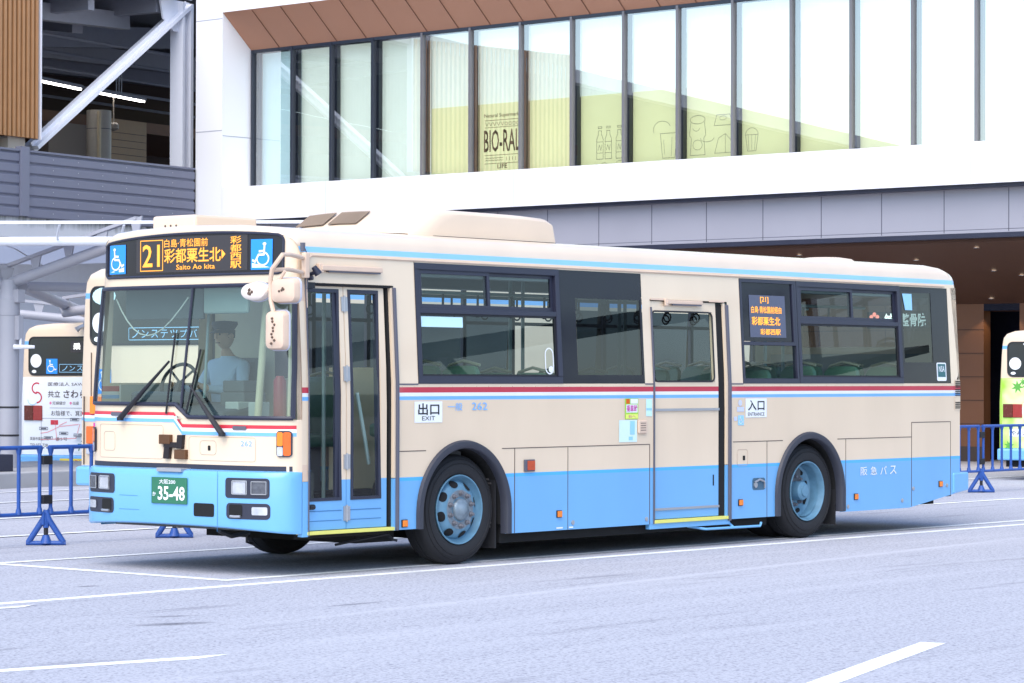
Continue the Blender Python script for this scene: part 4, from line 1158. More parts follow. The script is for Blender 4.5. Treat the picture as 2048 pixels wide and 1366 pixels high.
d.build('grab_pole', mat('pole_pale', (.30, .38, .38), .4, metal=.3), bus, smooth=True)
d = MB()
for i in range(16):
    for y in (.85, 1.6): 
        x = 1.7 + i * .48; d.tube([(x, y, 2.40), (x, y, 2.28)], .012, 5); d.lathe([(.045, -.01), (.055, 0), (.045, .01), (.036, 0), (.045, -.01)], (x, y, 2.235), 'x', 10)
d.build('hanging_strap', M_BLACK, bus)
d = MB()
for z in (1.58, 2.16, 2.52): d.box(1.3, 9.7, W - .075, W - .05, z, z + .035)
for x in (1.3, 1.95, 2.55, 3.3, 4.0, 4.7, 5.45, 6.2, 6.95, 7.7, 8.5, 9.2, 9.68): d.box(x, x + .05, W - .08, W - .045, 1.58, 2.55)
d.build('far_window_frame', M_NAVY, bus)
# driver's cab
d = MB(); d.hexa([(x, y, z) for x in (.0, .55) for y in (.95, W - .08) for z in ((.9, 1.33) if x < .3 else (.9, 1.42))])
d.hexa([(x, y, z) for x in (-.16, .0) for y in (.3, W - .2) for z in (.9, 1.25)])
dash = d.build('dashboard', M_DASH, bus, bevel=.03)
d = MB(); d.hexa([(x, y, z) for x in (.18, .50) for y in (1.62, 2.30) for z in (1.40, 1.50)]); d.build('instrument_hood', M_DASH, dash, bevel=.03)
d = MB(); d.box(.35, .62, 1.05, 1.34, .8, 1.50); d.box(.36, .61, 1.06, 1.32, 1.50, 1.60); fa = d.build('fare_box', M_INTG, bus, bevel=.012)
d = MB(); d.box(.20, .34, .96, 1.12, 1.30, 1.42); d.box(.22, .34, .72, .86, 1.28, 1.42); d.build('ticket_unit', mat('unit_pale', (.42, .45, .42), .5), bus, bevel=.008)
d = MB()
sw = [(.42 + .10 * cos(2 * pi * k / 32) * .5, 1.93 + .215 * sin(2 * pi * k / 32), 1.57 + .17 * cos(2 * pi * k / 32)) for k in range(33)]
d.tube(sw, .016, 8, cap=False)
for k in (4, 12, 20, 28): d.tube([sw[k], (.43, 1.93, 1.58)], .011, 6)
d.tube([(.43, 1.93, 1.58), (.36, 1.93, 1.40)], .03, 8)
d.build('steering_wheel', M_BLACK, bus, smooth=True)
d = MB(); d.box(.78, 1.22, 1.68, 2.14, 1.12, 1.24); d.hexa([(x, y, z) for x0 in ((1.12, 1.22), ) for x in x0 for y in (1.68, 2.14) for z in (1.24, 1.80)]); d.build('driver_seat', M_INTG, bus, bevel=.04)
d = MB(); d.box(1.30, 1.33, 1.25, W - .08, .8, 2.45); d.build('cab_partition', M_INTW, bus)
d = MB(); d.box(1.285, 1.30, 1.30, 1.62, 1.62, 2.22); d.build('notice_board', M_SCREEN, bus)
d = MB(); d.box(1.28, 1.295, 1.28, 1.30, 1.60, 2.24); d.box(1.28, 1.295, 1.62, 1.64, 1.60, 2.24); d.box(1.28, 1.295, 1.28, 1.64, 2.24, 2.26); d.build('board_frame', M_INTW, bus)
d = MB(); d.tube([(.16, .72, .9), (.20, .60, 2.5)], .032, 10); d.tube([(.12, .28, .9), (.14, .26, 2.4)], .018, 8); d.build('cab_pole', mat('pole_cream', (.66, .58, .40), .5), bus, smooth=True)
d = MB(); d.lathe([(.05, -.18), (.055, -.12), (.055, .16), (.03, .20), (0, .2)], (.16, .42, 1.44), 'z', 14); d.build('fire_extinguisher', mat('extinguisher_red', (.25, .01, .015), .3), bus, smooth=True)
d = MB(); d.box(-.02, .02, .62, 1.16, 2.16, 2.40); d.build('sun_visor', mat('visor_pale', (.32, .38, .36), .5), bus, bevel=.04)
d = MB(); d.hexa([(x, y, z) for x in (.02, .05) for y in (1.20, 2.18) for z in (2.12 if True else 0, 2.40)]); d.build('fare_display_back', M_INTG, bus, bevel=.01)
d = MB(); d.box(2.72, 3.0, 1.25, 2.35, .4, 1.72); d.build('tank_cover', mat('cover_tan', (.78, .66, .42), .6), bus)
d = MB(); d.tube([(.30, 1.42, 2.3), (.28, 1.46, 1.45)], .013, 8); d.tube([(.98, .18, .9), (.86, .12, 1.15), (.75, .10, 1.5)], .016, 8); d.build('door_grab_bar', mat('pole_pale', (.3, .38, .38), .4), bus, smooth=True)
d = MB(); d.tube([FP(.5 + .4 * k / 10, 2.30 - .32 * sin(pi * k / 10) ** 1, -.06) for k in range(11)], .006, 6); d.build('loose_cable', mat('cable_white', (.6, .6, .55), .5), bus, smooth=True)

# ================================================================== driver
def person_driver():
    P = [(.98, 1.91, 1.30), (1.00, 1.91, 1.50), (1.00, 1.91, 1.72), (.98, 1.91, 1.80), (.95, 1.91, 1.90)]
    V = list(P); E_ = [(0, 1), (1, 2), (2, 3), (3, 4)]; R = [(.15, .16), (.135, .16), (.125, .17), (.05, .05), (.055, .055)]
    def chain(root, pts, rad):
        k = root
        for p, r in zip(pts, rad):
            V.append(p); R.append((r, r)); E_.append((k, len(V) - 1)); k = len(V) - 1
        return k
    hl = chain(2, [(.99, 1.72, 1.73), (.90, 1.64, 1.50), (.62, 1.74, 1.52), (.53, 1.755, 1.545)], [.066, .052, .038, .032])
    hr = chain(2, [(.99, 2.10, 1.73), (.90, 2.20, 1.50), (.62, 2.12, 1.52), (.53, 2.105, 1.545)], [.066, .052, .038, .032])
    chain(0, [(.96, 1.80, 1.28), (.62, 1.77, 1.27), (.52, 1.77, .95)], [.09, .07, .05])
    chain(0, [(.96, 2.02, 1.28), (.62, 2.05, 1.27), (.52, 2.05, .95)], [.09, .07, .05])
    for (hk, sg, yb) in ((hl, 1, 1.755), (hr, -1, 2.105)):
        for i in range(4):
            z = 1.585 - .02 * i
            chain(hk, [(.478, yb + .004 * sg, z), (.452, yb + .016 * sg, z), (.458, yb + .034 * sg, z)], [.0095, .009, .008])
        chain(hk, [(.50, yb + .03 * sg, 1.575), (.475, yb + .045 * sg, 1.57)], [.011, .009])
    me = bpy.data.meshes.new('person'); me.from_pydata(V, E_, [])
    o = bpy.data.objects.new('person', me); COL.objects.link(o)
    sk = o.modifiers.new('skin', 'SKIN'); sk.use_smooth_shade = True
    for i, r in enumerate(R): me.skin_vertices[0].data[i].radius = r
    me.skin_vertices[0].data[0].use_root = True
    o.modifiers.new('sub', 'SUBSURF').levels = 1; o.modifiers['sub'].render_levels = 2
    shirt = mat('light_blue_shirt', (.42, .55, .70), .8, var=.08); skin = mat('skin', (.50, .30, .20), .5, var=.06)
    mt, t, p = principled('driver_clothes_and_skin')
    tc = t.nodes.new('ShaderNodeTexCoord'); sp = t.nodes.new('ShaderNodeSeparateXYZ'); t.links.new(tc.outputs['Object'], sp.inputs[0])
    def step(sock, v, gt=True):
        n = t.nodes.new('ShaderNodeMath'); n.operation = 'GREATER_THAN' if gt else 'LESS_THAN'; t.links.new(sp.outputs[sock], n.inputs[0]); n.inputs[1].default_value = v; return n.outputs[0]
    def mx(f, a, b):
        n = t.nodes.new('ShaderNodeMix'); n.data_type = 'RGBA'; t.links.new(f, n.inputs[0])
        for s_, v in ((6, a), (7, b)):
            if isinstance(v, tuple): n.inputs[s_].default_value = v
            else: t.links.new(v, n.inputs[s_])
        return n.outputs[2]
    c = mx(step('Z', 1.36), (.02, .025, .04, 1), (.42, .55, .70, 1))
    c = mx(step('Z', 1.815), c, (.50, .30, .20, 1))
    al = t.nodes.new('ShaderNodeMath'); al.operation = 'MULTIPLY'; t.links.new(step('X', .575, False), al.inputs[0]); t.links.new(step('Z', 1.42), al.inputs[1])
    c = mx(al.outputs[0], c, (.50, .30, .20, 1))
    t.links.new(c, p.inputs['Base Color']); p.inputs['Roughness'].default_value = .7
    me.materials.append(mt)
    tag(o, 'driver in a light blue shirt seated at the wheel of the front bus', 'person')
    # head with face, hair and cap, looking ahead
    hx, hy, hz = .945, 1.91, 1.995
    d = MB(); rws = []
    for k in range(13):
        ph = -pi / 2 + pi * k / 12; row = []
        for j in range(21):
            th = 2 * pi * j / 20; x = -cos(th) * cos(ph); y = sin(th) * cos(ph); z = sin(ph)
            s_ = 1 - .18 * max(0, -z) ** 1.5 * (1 if x < 0 else .4)
            px = hx + .098 * x * s_ ; py = hy + .076 * y * s_; pz = hz + .122 * z
            if x < -.9 and -.35 < z < .1: px -= .014 * (1 - abs(z + .15) / .25)
            row.append((px, py, pz))
        rws.append(row)
    d.grid(rws); d.hexa([(hx - .122 + (0 if z < 2.02 else .022), hy + y, z) for _ in (0, 1) for y in (-.014, .014) for z in (1.99, 2.03)] if False else [(x, hy + y, z) for x in (hx - .116, hx - .085) for y in (-.013, .013) for z in (hz - .028, hz + .015)])
    for y in (-.078, .078): d.lathe([(.0, -.008), (.026, -.006), (.028, .004), (0, .008)], (hx + .005, hy + y, hz - .005), 'y', 10)
    d.build('head', skin, o, smooth=True)
    d = MB()
    for y in (-.032, .032): d.lathe([(0, -.004), (.010, -.002), (.010, .004)], (hx - .092, hy + y, hz + .012), 'x', 10)
    d.box(hx - .090, hx - .082, hy - .024, hy + .024, hz - .068, hz - .060); d.build('face_features', M_INK, o)
    d = MB()
    d.lathe([(.081, .045), (.092, .06), (.118, .10), (.112, .125), (0, .135)], (hx, hy, hz), 'z', 24)
    d.grid([[(hx - .08 * cos(a) * k - .03 * (k - 1), hy + .080 * sin(a) * k, hz + .055 - .03 * (k - 1) * 2) for a in [radians(-75 + 15 * i) for i in range(11)]] for k in (1.0, 1.55)])
    d.build('cap', mat('navy_cap', (.02, .025, .05), .7), o, smooth=True)
    d = MB(); d.lathe([(.082, -.02), (.084, .05)], (hx + .016, hy, hz), 'z', 20); d.build('hair', M_INK, o, smooth=True)
person_driver()

# ================================================================== buses seen from behind
REARP = [(.04, .42), (.0, .60), (.0, 1.5), (.045, 2.40), (.062, 2.62), (.085, 2.74), (.15, 2.815), (.30, 2.862), (.65, 2.89), (1.245, 2.90)]
def rear_bus(label, loc, rz, kind):
    o = empty('city_bus', label, 'bus', loc, rz, 'city buses parked in the terminal yard')
    full = REARP + [(W - y, z) for y, z in reversed(REARP[:-1])]
    L = 10.4; d = MB(); rows = []
    for x, k in ((.16, .0), (.055, .35), (.012, .75), (.0, 1.0)):
        pass
    def ring(x, k): return [(x, 1.245 + (y - 1.245) * (1 - .03 * k), z - (.05 * k if z > 2.5 else 0)) for y, z in full]
    rows = [ring(.0, 1), ring(.012, .55), ring(.05, .2), ring(.12, 0), ring(5, 0), ring(L, 0)]
    d.grid(rows); d.face(rows[0]); d.face(rows[-1])
    BODYM = {'plain': M_BODY2, 'white': M_BODY3, 'green': M_BODY4}[kind]
    bd = d.build('body', BODYM, o, smooth=True, angle=40)
    f = lambda off: (lambda a, b: (-off, W - a, b))
    zt = 2.645; zb = 1.99
    d = MB(); poly(d, f(.006), rrect_pts(.19, zb, W - .19, zt, .10)); d.build('rear_window', M_RWIN, o)
    d = MB(); pp = rrect_pts(.19, zb, W - .19, zt, .10); pp.append(pp[0]); d.tube([f(.004)(a, b) for a, b in pp], .014, 5, cap=False); d.build('window_seal', M_BLACK, o)
    # round sticker, wheelchair mark, lettering on the glass
    d = MB(); disc(d, f(.009), .34, 2.235, .118, .118, 24); disc(d, f(.009), .30, 2.05, .05, .028, 12); d.build('round_sticker', M_SIGNW, o)
    if kind == 'plain': wx = (.30, .54, 1.43, 1.71); off = .004
    else: wx = (.56, .80, 2.01, 2.27); off = .009
    d = MB(); rect(d, f(off), wx[0], wx[2], wx[1], wx[3]); sg = d.build('wheelchair_sign', M_SKYB, o)
    d = MB(); wheelchair(d, f(off + .004), wx[0], wx[2], wx[1], wx[3], False); d.build('wheelchair_figure', M_SIGNW, sg)
    d = MB(); g = f(.010); x0 = .84
    for (a0, b0, a1, b1) in ((x0, 2.17, 2.2, 2.178), (x0, 2.035, 2.2, 2.043), (x0, 2.035, x0 + .008, 2.178), (2.192, 2.035, 2.2, 2.178)): rect(d, g, a0, b0, a1, b1)
    for k, c in enumerate('ノンステップバス'): text(d, c, g, x0 + .06 + k * .158, 2.062, x0 + .06 + k * .158 + .115, 2.150)
    d.build('window_lettering', M_SKYBL, o)
    # lamps
    for m_ in (0, 1):
        q = (lambda a: a) if m_ == 0 else (lambda a: W - a)
        def lamp(a0, a1, z0, z1, mt_, nm, th=.03):
            d = MB(); s0, s1 = sorted((q(a0), q(a1))); d.box(-th, .01, W - s1, W - s0, z0, z1); d.build(nm, mt_, o, bevel=.008)
        if kind == 'plain':
            lamp(.20, .40, 1.20, 1.40, M_AMBER, 'amber_lamp'); lamp(.14, .26, .86, 1.06, M_AMBERD, 'side_lamp'); lamp(.14, .26, .74, .855, M_LENS, 'clear_lamp')
        else:
            lamp(.10, .29, 1.20, 1.46, M_TAILD, 'tail_lamp'); lamp(.295, .48, 1.20, 1.46, M_REDL, 'brake_lamp')
        lamp(.20, .44, .47, .56, M_LENS, 'reverse_lamp', .045)
    d = MB(); d.box(-.06, .25, -.01, W + .01, .38, .60); d.build('rear_bumper', M_BLUE, o, bevel=.03)
    d = MB(); d.box(.1, 10, .12, W - .12, .25, .45); d.build('underbody', M_DARK, o)
    for (x, y) in ((3.0, .25), (3.0, W - .25), (8.3, .25), (8.3, W - .25)):
        d = MB(); d.lathe([(.30, -.16), (.42, -.16), (.479, -.12), (.479, .12), (.42, .16), (.30, .16)], (x, y, .479), 'y', 36); wo = d.build('wheel', M_TYRE, o, smooth=True)
        d = MB(); d.lathe([(.30, -.155), (.26, -.10), (.1, -.13), (0, -.14)], (x, y, .479), 'y', 28) if y < 1 else d.lathe([(.30, .155), (.26, .10), (.1, .13), (0, .14)], (x, y, .479), 'y', 28)
        d.build('rim', M_RIM, wo, smooth=True)
        d = MB(); yy = -.004 if y < 1 else W + .004
        d.face([(x + .56 * cos(t), yy, .46 + .56 * sin(t)) for t in [pi * i / 20 for i in range(21)]] + [(x - .56, yy, .3), (x + .56, yy, .3)]); d.build('wheel_arch', M_DARK, o)
    # side windows, as flush dark glass
    for yy, sg_ in ((0, -1), (W, 1)):
        for (x0, x1) in ((.35, 1.1), (1.2, 2.9), (3.0, 4.7), (6.0, 7.4), (7.5, 9.2)):
            d = MB(); Yt = lambda z: (max(0, .06 * (z - 1.5) / 1.1) + .006 * -1) if sg_ < 0 else (W - max(0, .06 * (z - 1.5) / 1.1) + .006)
            d.grid([[(x, Yt(z), z) for x in (x0, x1)] for z in (1.60, 2.0, 2.47)]); d.build('side_window', M_RWIN, o)
    if kind != 'plain':
        z0, z1 = .61, 1.945
        d = MB(); d.box(-.006, .004, .075, W - .075, z0, z1); pn = d.build('advert_panel', M_SIGNW if kind == 'white' else M_LEAF, o)
        g = f(.010)
        if kind == 'white':
            d = MB(); text(d, '医療法人 SAWARAGI LADIES', g, .60, 1.80, 2.10, 1.865); text(d, '共立', g, .60, 1.60, .86, 1.72, .012); text(d, 'さわらぎ産婦人科', g, .93, 1.585, 2.3, 1.735, .018)
            text(d, '妊婦健診', g, .70, 1.475, .98, 1.535); text(d, '出産', g, 1.13, 1.475, 1.26, 1.535); text(d, '子宮がん検診', g, 1.40, 1.475, 1.85, 1.535)
            text(d, 'お陰様で、箕面市で開院', g, .67, 1.285, 1.80, 1.375); text(d, '箕面市粟生外院', g, .22, .855, .62, .915); text(d, '番5号', g, .76, .855, 1.02, .915); text(d, 'TEL072-728', g, .22, .745, .60, .80)
            d.build('advert_lettering', mat('grey_brown_ink', (.09, .065, .07), .6), pn)
            d = MB(); [disc(d, g, a, 1.505, .025, .025, 10) for a in (.655, 1.085, 1.355)]; d.build('pink_dot', mat('pink_ink', (.75, .22, .38), .6), pn)
            d = MB(); arc(d, g, .36, 1.76, .10, .09, .025, 60, 270, 12); arc(d, g, .36, 1.60, .10, .09, .025, -90, 100, 12); d.build('advert_emblem', mat('crimson_ink', (.55, .02, .05), .6), pn)
            d = MB(); arc(d, g, .27, 1.56, .10, .09, .012, 180, 330, 10); stroke(d, g, [(.32, 1.46), (.32, 1.40)], .012); d.build('advert_emblem_line', M_SKYBL, pn)
            d = MB()
            for ln in ([(.45, .98), (.60, 1.0), (.85, 1.10), (1.25, 1.14)], [(.45, .87), (1.2, .90), (1.28, 1.14)], [(.75, 1.18), (.80, .85)], [(1.0, 1.18), (.85, 1.12)]): stroke(d, g, ln, .014)
            d.build('map_road', mat('map_pink', (.80, .35, .38), .6), pn)
            d = MB(); rect(d, g, .66, 1.13, .82, 1.21); d.build('map_mark', M_RED, pn)
            for (a, b_) in ((.42, 1.04), (.85, .96), (.52, .88), (1.08, 1.20)):
                d = MB(); stroke(d, g, [(a, b_), (a + .18, b_), (a + .18, b_ + .045), (a, b_ + .045), (a, b_)], .008); rect(d, f(.012), a + .03, b_ + .012, a + .15, b_ + .033); d.build('map_label', M_GREYT, pn)
            d = MB(); rect(d, g, 1.38, 1.08, 1.72, 1.22); rect(d, g, 1.38, .90, 1.72, 1.04); bx = d.build('brown_panel', mat('brown_ink', (.10, .022, .022), .6), pn)
            d = MB(); text(d, '各駅から', f(.014), 1.41, 1.12, 1.70, 1.19, .01); text(d, '駐車場', f(.014), 1.41, .935, 1.68, 1.01, .01); d.build('brown_panel_lettering', M_SIGNW, bx)
            d = MB(); stroke(d, g, [(.64, 1.42), (2.3, 1.42)], .006); stroke(d, g, [(.46, 1.24), (.46, .80)], .005); stroke(d, g, [(.46, 1.24), (1.33, 1.24), (1.33, .95)], .005); d.build('advert_line', M_GREYT, pn)
            d = MB(); poly(d, f(.011), [(1.08, 2.38), (1.9, 2.38), (1.9, 2.58), (1.08, 2.58)]); ls = d.build('lamp_sign', M_LEDBG, o)
            d = MB(); text(d, '乗', f(.014), 1.14, 2.43, 1.29, 2.54, .02); text(d, '降', f(.014), 1.48, 2.43, 1.63, 2.54, .02); d.build('lamp_sign_lettering', glow('white_lit_letters', (1, 1, 1), 1.5), ls)
            d = MB(); rect(d, f(.011), 1.52, 2.19, 1.85, 2.39); bs = d.build('blue_notice', M_SKYB, o)
            d = MB(); text(d, '前扉', f(.014), 1.55, 2.31, 1.66, 2.36, .01); text(d, '67', f(.014), 1.55, 2.21, 1.66, 2.27, .01); d.build('blue_notice_lettering', M_SIGNW, bs)
            d = MB(); d.box(-.02, -.005, W - 1.62, W - 1.18, .66, .88); np_ = d.build('number_plate', M_SIGNW, o)
            d = MB(); text(d, '71-88', f(.023), 1.25, .68, 1.60, .81, .02); text(d, '大阪200', f(.023), 1.30, .83, 1.50, .865); d.build('plate_lettering', M_PLATE, np_)
            d = MB(); rect(d, f(.064), .90, .43, 1.95, .55); ys2 = d.build('yellow_notice', mat('notice_yellow', (.80, .62, .06), .5), o)
            d = MB(); text(d, '一旦停止・最後確認', f(.067), 1.12, .45, 1.9, .53, .01); text(d, '踏切', f(.067), .93, .45, 1.08, .50); d.build('notice_lettering', M_RED, ys2)
            d = MB(); d.box(-.10, .02, W - 1.32, W - 1.20, .93, .99); d.box(-.10, .02, W - 1.62, W - 1.50, .93, .99); d.build('plate_lamp', M_ALU, o, bevel=.02)
            d = MB(); d.tube([(.0, W - 1.36, 2.84), (-.12, W - 1.34, 2.80), (-.15, W - 1.30, 2.76)], [.04, .04, .055], 8); d.tube([(.1, W - 1.45, 2.92), (-.05, W - 1.38, 2.88)], .02, 6); d.build('rear_camera', M_ALU, o, smooth=True)
        else:
            d = MB(); g2 = f(.0105); r_ = random.Random(3)
            for k in range(17):
                a = r_.choice([r_.uniform(.10, .60), r_.uniform(.4, 2.2)]); b_ = r_.uniform(1.55, 1.93) if k < 11 else r_.uniform(.64, .95); R_ = r_.uniform(.07, .13); t0 = r_.uniform(0, 360)
                pts = []
                for j in range(14):
                    th = radians(t0 + 360 * j / 14); rr = R_ * (1 if j % 2 == 0 else .42); pts.append((a + rr * cos(th), b_ + rr * sin(th)))
                poly(d, g2, pts)
            d.build('leaf_print', mat('leaf_ink', (.10, .36, .05), .6), pn)
            d = MB(); poly(d, f(.008), [(.52 + .9 * (1 - cos(t)) - .05, 1.33 + .5 * sin(t)) for t in [2 * pi * i / 24 for i in range(24)]]); d.build('white_print', M_SIGNW, pn)
            d = MB(); text(d, '市立', g, .52, 1.58, .80, 1.75, .01); text(d, '病院', g, .92, 1.58, 1.3, 1.78, .01); d.build('advert_lettering', M_RED, pn)
            d = MB(); poly(d, g, [(.70, 1.40), (.78, 1.44), (.84, 1.36), (.90, 1.42), (.92, 1.30), (.84, 1.18), (.74, 1.16), (.70, 1.28), (.63, 1.28)]); d.build('orange_print', M_AMBERD, pn)
            d = MB(); rect(d, g, .22, .84, 1.2, .98); sb = d.build('white_strip', M_SIGNW, pn)
            d = MB(); text(d, 'やみじ市立病院', f(.013), .26, .86, 1.0, .955, .01); d.build('strip_lettering', M_INK, sb)
            d = MB(); poly(d, f(.009), [(.95 + .45 * cos(t), 2.62 + .13 * sin(t)) for t in [pi + pi * i / 14 for i in range(15)]]); d.build('cloud_sticker', M_SIGNW, o)
            d = MB(); stroke(d, f(.010), [(.68, 2.33), (.80, 2.43), (1.6, 2.43)], .012); stroke(d, f(.010), [(.68, 2.33), (1.6, 2.33)], .012); d.build('seat_outline', M_ALU, o)
    else:
        d = MB(); g = f(.004)
        for nm, mt_, a, b_ in (('red_stripe', M_RED, 1.185, 1.215), ('white_stripe', M_WHITE, 1.150, 1.184), ('blue_stripe', M_STRB, 1.115, 1.149)):
            d = MB(); rect(d, g, .075, a, W - .075, b_); d.build(nm, mt_, o)
        d = MB(); text(d, 'ライフ', f(.011), 1.75, 2.40, 2.05, 2.47); text(d, 'ライスコープ', f(.011), 1.60, 2.30, 2.20, 2.37); d.build('yellow_lettering', M_YEL, o)
        d = MB(); rect(d, g, .24, 1.02, .36, 1.10); d.build('pink_sticker', M_MAG, o)
        d = MB(); d.tube([(-.008, 2.41, z) for z in (.62, 1.4)], .008, 5); d.tube([(-.006, W - .2, 1.2), (-.006, W - .2, 1.9)], .006, 5); d.build('panel_seam', M_SEAM, o)
        d = MB(); disc(d, f(.010), .42, 2.54, .20, .10, 16); d.build('pale_sticker', M_PALE, o)
    return o
M_RWIN = mat('dark_rear_glass', (.014, .024, .032), .06, var=.3, scale=1.5, spec=.35)
M_TAILD = mat('dark_red_lens', (.10, .012, .006), .25, var=.3, scale=20)
M_BODY2 = banded('plain_bus_paint', [(0, BLUE), (.60, BEIGE), (1.115, STRB), (1.15, WHITE), (1.185, RED), (1.215, BEIGE), (2.51, STRB), (2.575, BEIGE)])
M_BODY3 = banded('white_advert_bus_paint', [(0, BLUE), (.60, WHITE), (1.95, BEIGE), (2.51, STRB), (2.575, BEIGE)])
M_BODY4 = banded('green_advert_bus_paint', [(0, BLUE), (.60, (.40, .62, .08)), (1.95, BEIGE), (2.51, STRB), (2.575, BEIGE)])
def leaf_mat():
    mt, t, p = principled('lime_leaf_print')
    tc = t.nodes.new('ShaderNodeTexCoord'); nz = t.nodes.new('ShaderNodeTexNoise'); nz.inputs['Scale'].default_value = 2.2; nz.inputs['Detail'].default_value = 2
    t.links.new(tc.outputs['Object'], nz.inputs['Vector'])
    cr = t.nodes.new('ShaderNodeValToRGB'); e = cr.color_ramp.elements; e[0].position = .35; e[0].color = (.30, .62, .03, 1); e[1].position = .62; e[1].color = (.72, .82, .40, 1)
    t.links.new(nz.outputs['Fac'], cr.inputs[0]); t.links.new(cr.outputs[0], p.inputs['Base Color']); p.inputs['Roughness'].default_value = .4
    return mt
M_LEAF = leaf_mat()
rear_bus('plain beige bus seen from behind, directly beyond the front bus windscreen', (4.83, 5.90, 0), radians(0), 'plain')
h = radians(13)
def place(px_pt, a, z, kind, label):
    """put the picture-left rear corner of the bus at px_pt"""
    x, y = px_pt; ox, oy = -W * (-sin(a)), -W * cos(a)
    return rear_bus(label, (x + ox, y + oy, gz(x, y) - z), a, kind)
place((14.97, 21.80), h, .0, 'white', 'bus with a white clinic advert across its back, at the far left')
place((30.42, 11.42), radians(11), .0, 'green', 'bus with a lime green leaf advert on its back, at the right edge')

# ================================================================== barriers
M_BAR = mat('blue_plastic_pipe', (.022, .085, .34), .45, var=.25, scale=12)
M_CLIP = mat('black_clip', (.012, .012, .015), .6)
def barrier(x, y, label, L=1.58):
    o = empty('pipe_barrier', label, 'barrier', (x, y, gz(x, y)), 0, 'blue pipe barriers round the bays')
    d = MB(); d.tube([(0, 0, .945), (L, 0, .945)], .021, 10); d.build('top_rail', M_BAR, o, smooth=True)
    d = MB(); d.tube([(0, 0, .305), (L, 0, .305)], .019, 10); d.build('bottom_rail', M_BAR, o, smooth=True)
    n = 6
    for i in range(n + 1):
        xx = .02 + (L - .04) * i / n
        d = MB(); d.tube([(xx, 0, .305), (xx, 0, .945)], .0185, 8)
        for z, sg in ((.305, 1), (.945, -1)):
            d.hexa([(xx + a, b, z + c * sg) for a in (-.05, .05) for b in (-.008, .008) for c in ((0, .012))]); d.tube([(xx, 0, z), (xx, 0, z + .06 * sg)], [.034, .021], 8)
        d.build('upright', M_BAR, o, smooth=True, angle=50)
    xx = -.035
    ft = MB(); a = Vector((.707, -.707, 0)) * .19
    p = Vector((xx, 0, 0))
    ft.tube([p - a + Vector((0, 0, .022)), p + a + Vector((0, 0, .022))], .022, 8)
    for sg in (-1, 1): ft.tube([p + a * .88 * sg + Vector((0, 0, .03)), p + a * .12 * sg + Vector((0, 0, .255)), p + Vector((0, 0, .34))], [.028, .030, .024], 8)
    ft.tube([p + Vector((0, 0, .02)), p + Vector((0, 0, .10))], [.06, .03], 8)
    f = ft.build('foot', M_BAR, o, smooth=True, angle=50)
    d = MB()
    for q in (-.035, .035): d.tube([p + Vector((q, 0, .20)), p + Vector((q, 0, .32))], .0185, 8)
    d.tube([p + Vector((0, 0, .17)), p + Vector((0, 0, .30))], .03, 8)
    d.build('foot_socket', M_BAR, f); d = MB(); d.tube([p + Vector((0, 0, .08)), p + Vector((0, 0, .18))], .022, 8); d.build('foot_stem', M_CLIP, f)
    for z in (.40, .78):
        d = MB(); d.box(xx - .055, xx + .06, -.028, .028, z, z + .085); d.build('joint_clip', M_CLIP, o, bevel=.006)
    return o
b0 = barrier(1.37, 4.80, 'blue pipe barrier half hidden by the front bus bumper')
def bcopy(x, y, label):
    c = copy_tree(b0); c.location = (x, y, gz(x, y)); c['label'] = label; return c
bcopy(-.29, 4.82, 'blue pipe barrier cut off by the left edge of the picture')
bcopy(3.03, 4.79, 'blue pipe barrier whose foot shows below the front bus bumper')
bcopy(18.26, 4.52, 'blue pipe barrier standing clear to the right of the front bus rear')
bcopy(16.60, 4.53, 'blue pipe barrier mostly hidden by the rear corner of the front bus')
bcopy(19.92, 4.51, 'blue pipe barrier in front of the green advert bus, at the right edge')

# ================================================================== white shop building
FX, GX = 35.0, 36.1                       # outer face, glass face
M_CLAD = mat('white_metal_cladding', (.80, .80, .82), .35, var=.02, scale=.6)
M_SOFF = mat('brown_soffit', (.42, .20, .12), .55, var=.06, scale=1.2)
M_GPAN = mat('grey_cladding', (.32, .315, .36), .45, var=.05, scale=.8)
M_MULL = mat('bronze_mullion', (.20, .19, .20), .4, metal=.4, var=.1)
M_FAC = glass('facade_glass', (.97, 1.0, .99), 1.0, .36, wave=.012)
M_JOINT = mat('cladding_joint', (.38, .39, .45), .6)
shop = empty('shop_building', 'white shop building with a long glazed upper floor and brown soffit behind the buses', 'building')
YL, YR = 38.9, -6.0
d = MB(); d.box(FX, FX + 14, 37.87, YL, 5.76, 15.0); d.build('end_pier', M_CLAD, shop)
d = MB(); d.box(FX, FX + 1.2, YR, 37.86, 5.765, 6.665); d.build('lower_band', M_CLAD, shop)
d = MB(); d.box(FX, FX + 14, YR, 37.86, 11.36, 15.0); d.build('upper_band', M_CLAD, shop)
d = MB(); d.slab([(FX + .002, YR, 11.358), (GX, YR, 10.40), (GX, 37.862, 10.40), (FX + .002, 37.862, 11.358)], (.6, 0, .8), .08); sf = d.build('soffit', M_SOFF, shop)
d = MB()
k = 36.76
while k > YR:
    d.slab([(FX + .01, k - .012, 11.340), (GX - .01, k - .012 - .0, 10.398), (GX - .01, k + .012, 10.398), (FX + .01, k + .012, 11.340)], (-.6, 0, -.8), .006); k -= 1.07
d.build('soffit_joint', mat('soffit_joint_brown', (.14, .055, .03), .7), sf)
for z in (8.2, 11.2):
    d = MB(); d.box(FX - .004, FX + .01, 37.875, YL - .01, z - .012, z + .012); d.build('cladding_joint', M_JOINT, shop)
d = MB(); d.box(FX + .02, FX + 1.1, 37.864, 37.868, 8.05, 8.07)
k = 34.0
while k > YR: d.box(FX - .003, FX + .01, k - .006, k + .006, 5.78, 6.65); k -= 6.4
d.build('band_joint', M_JOINT, shop)
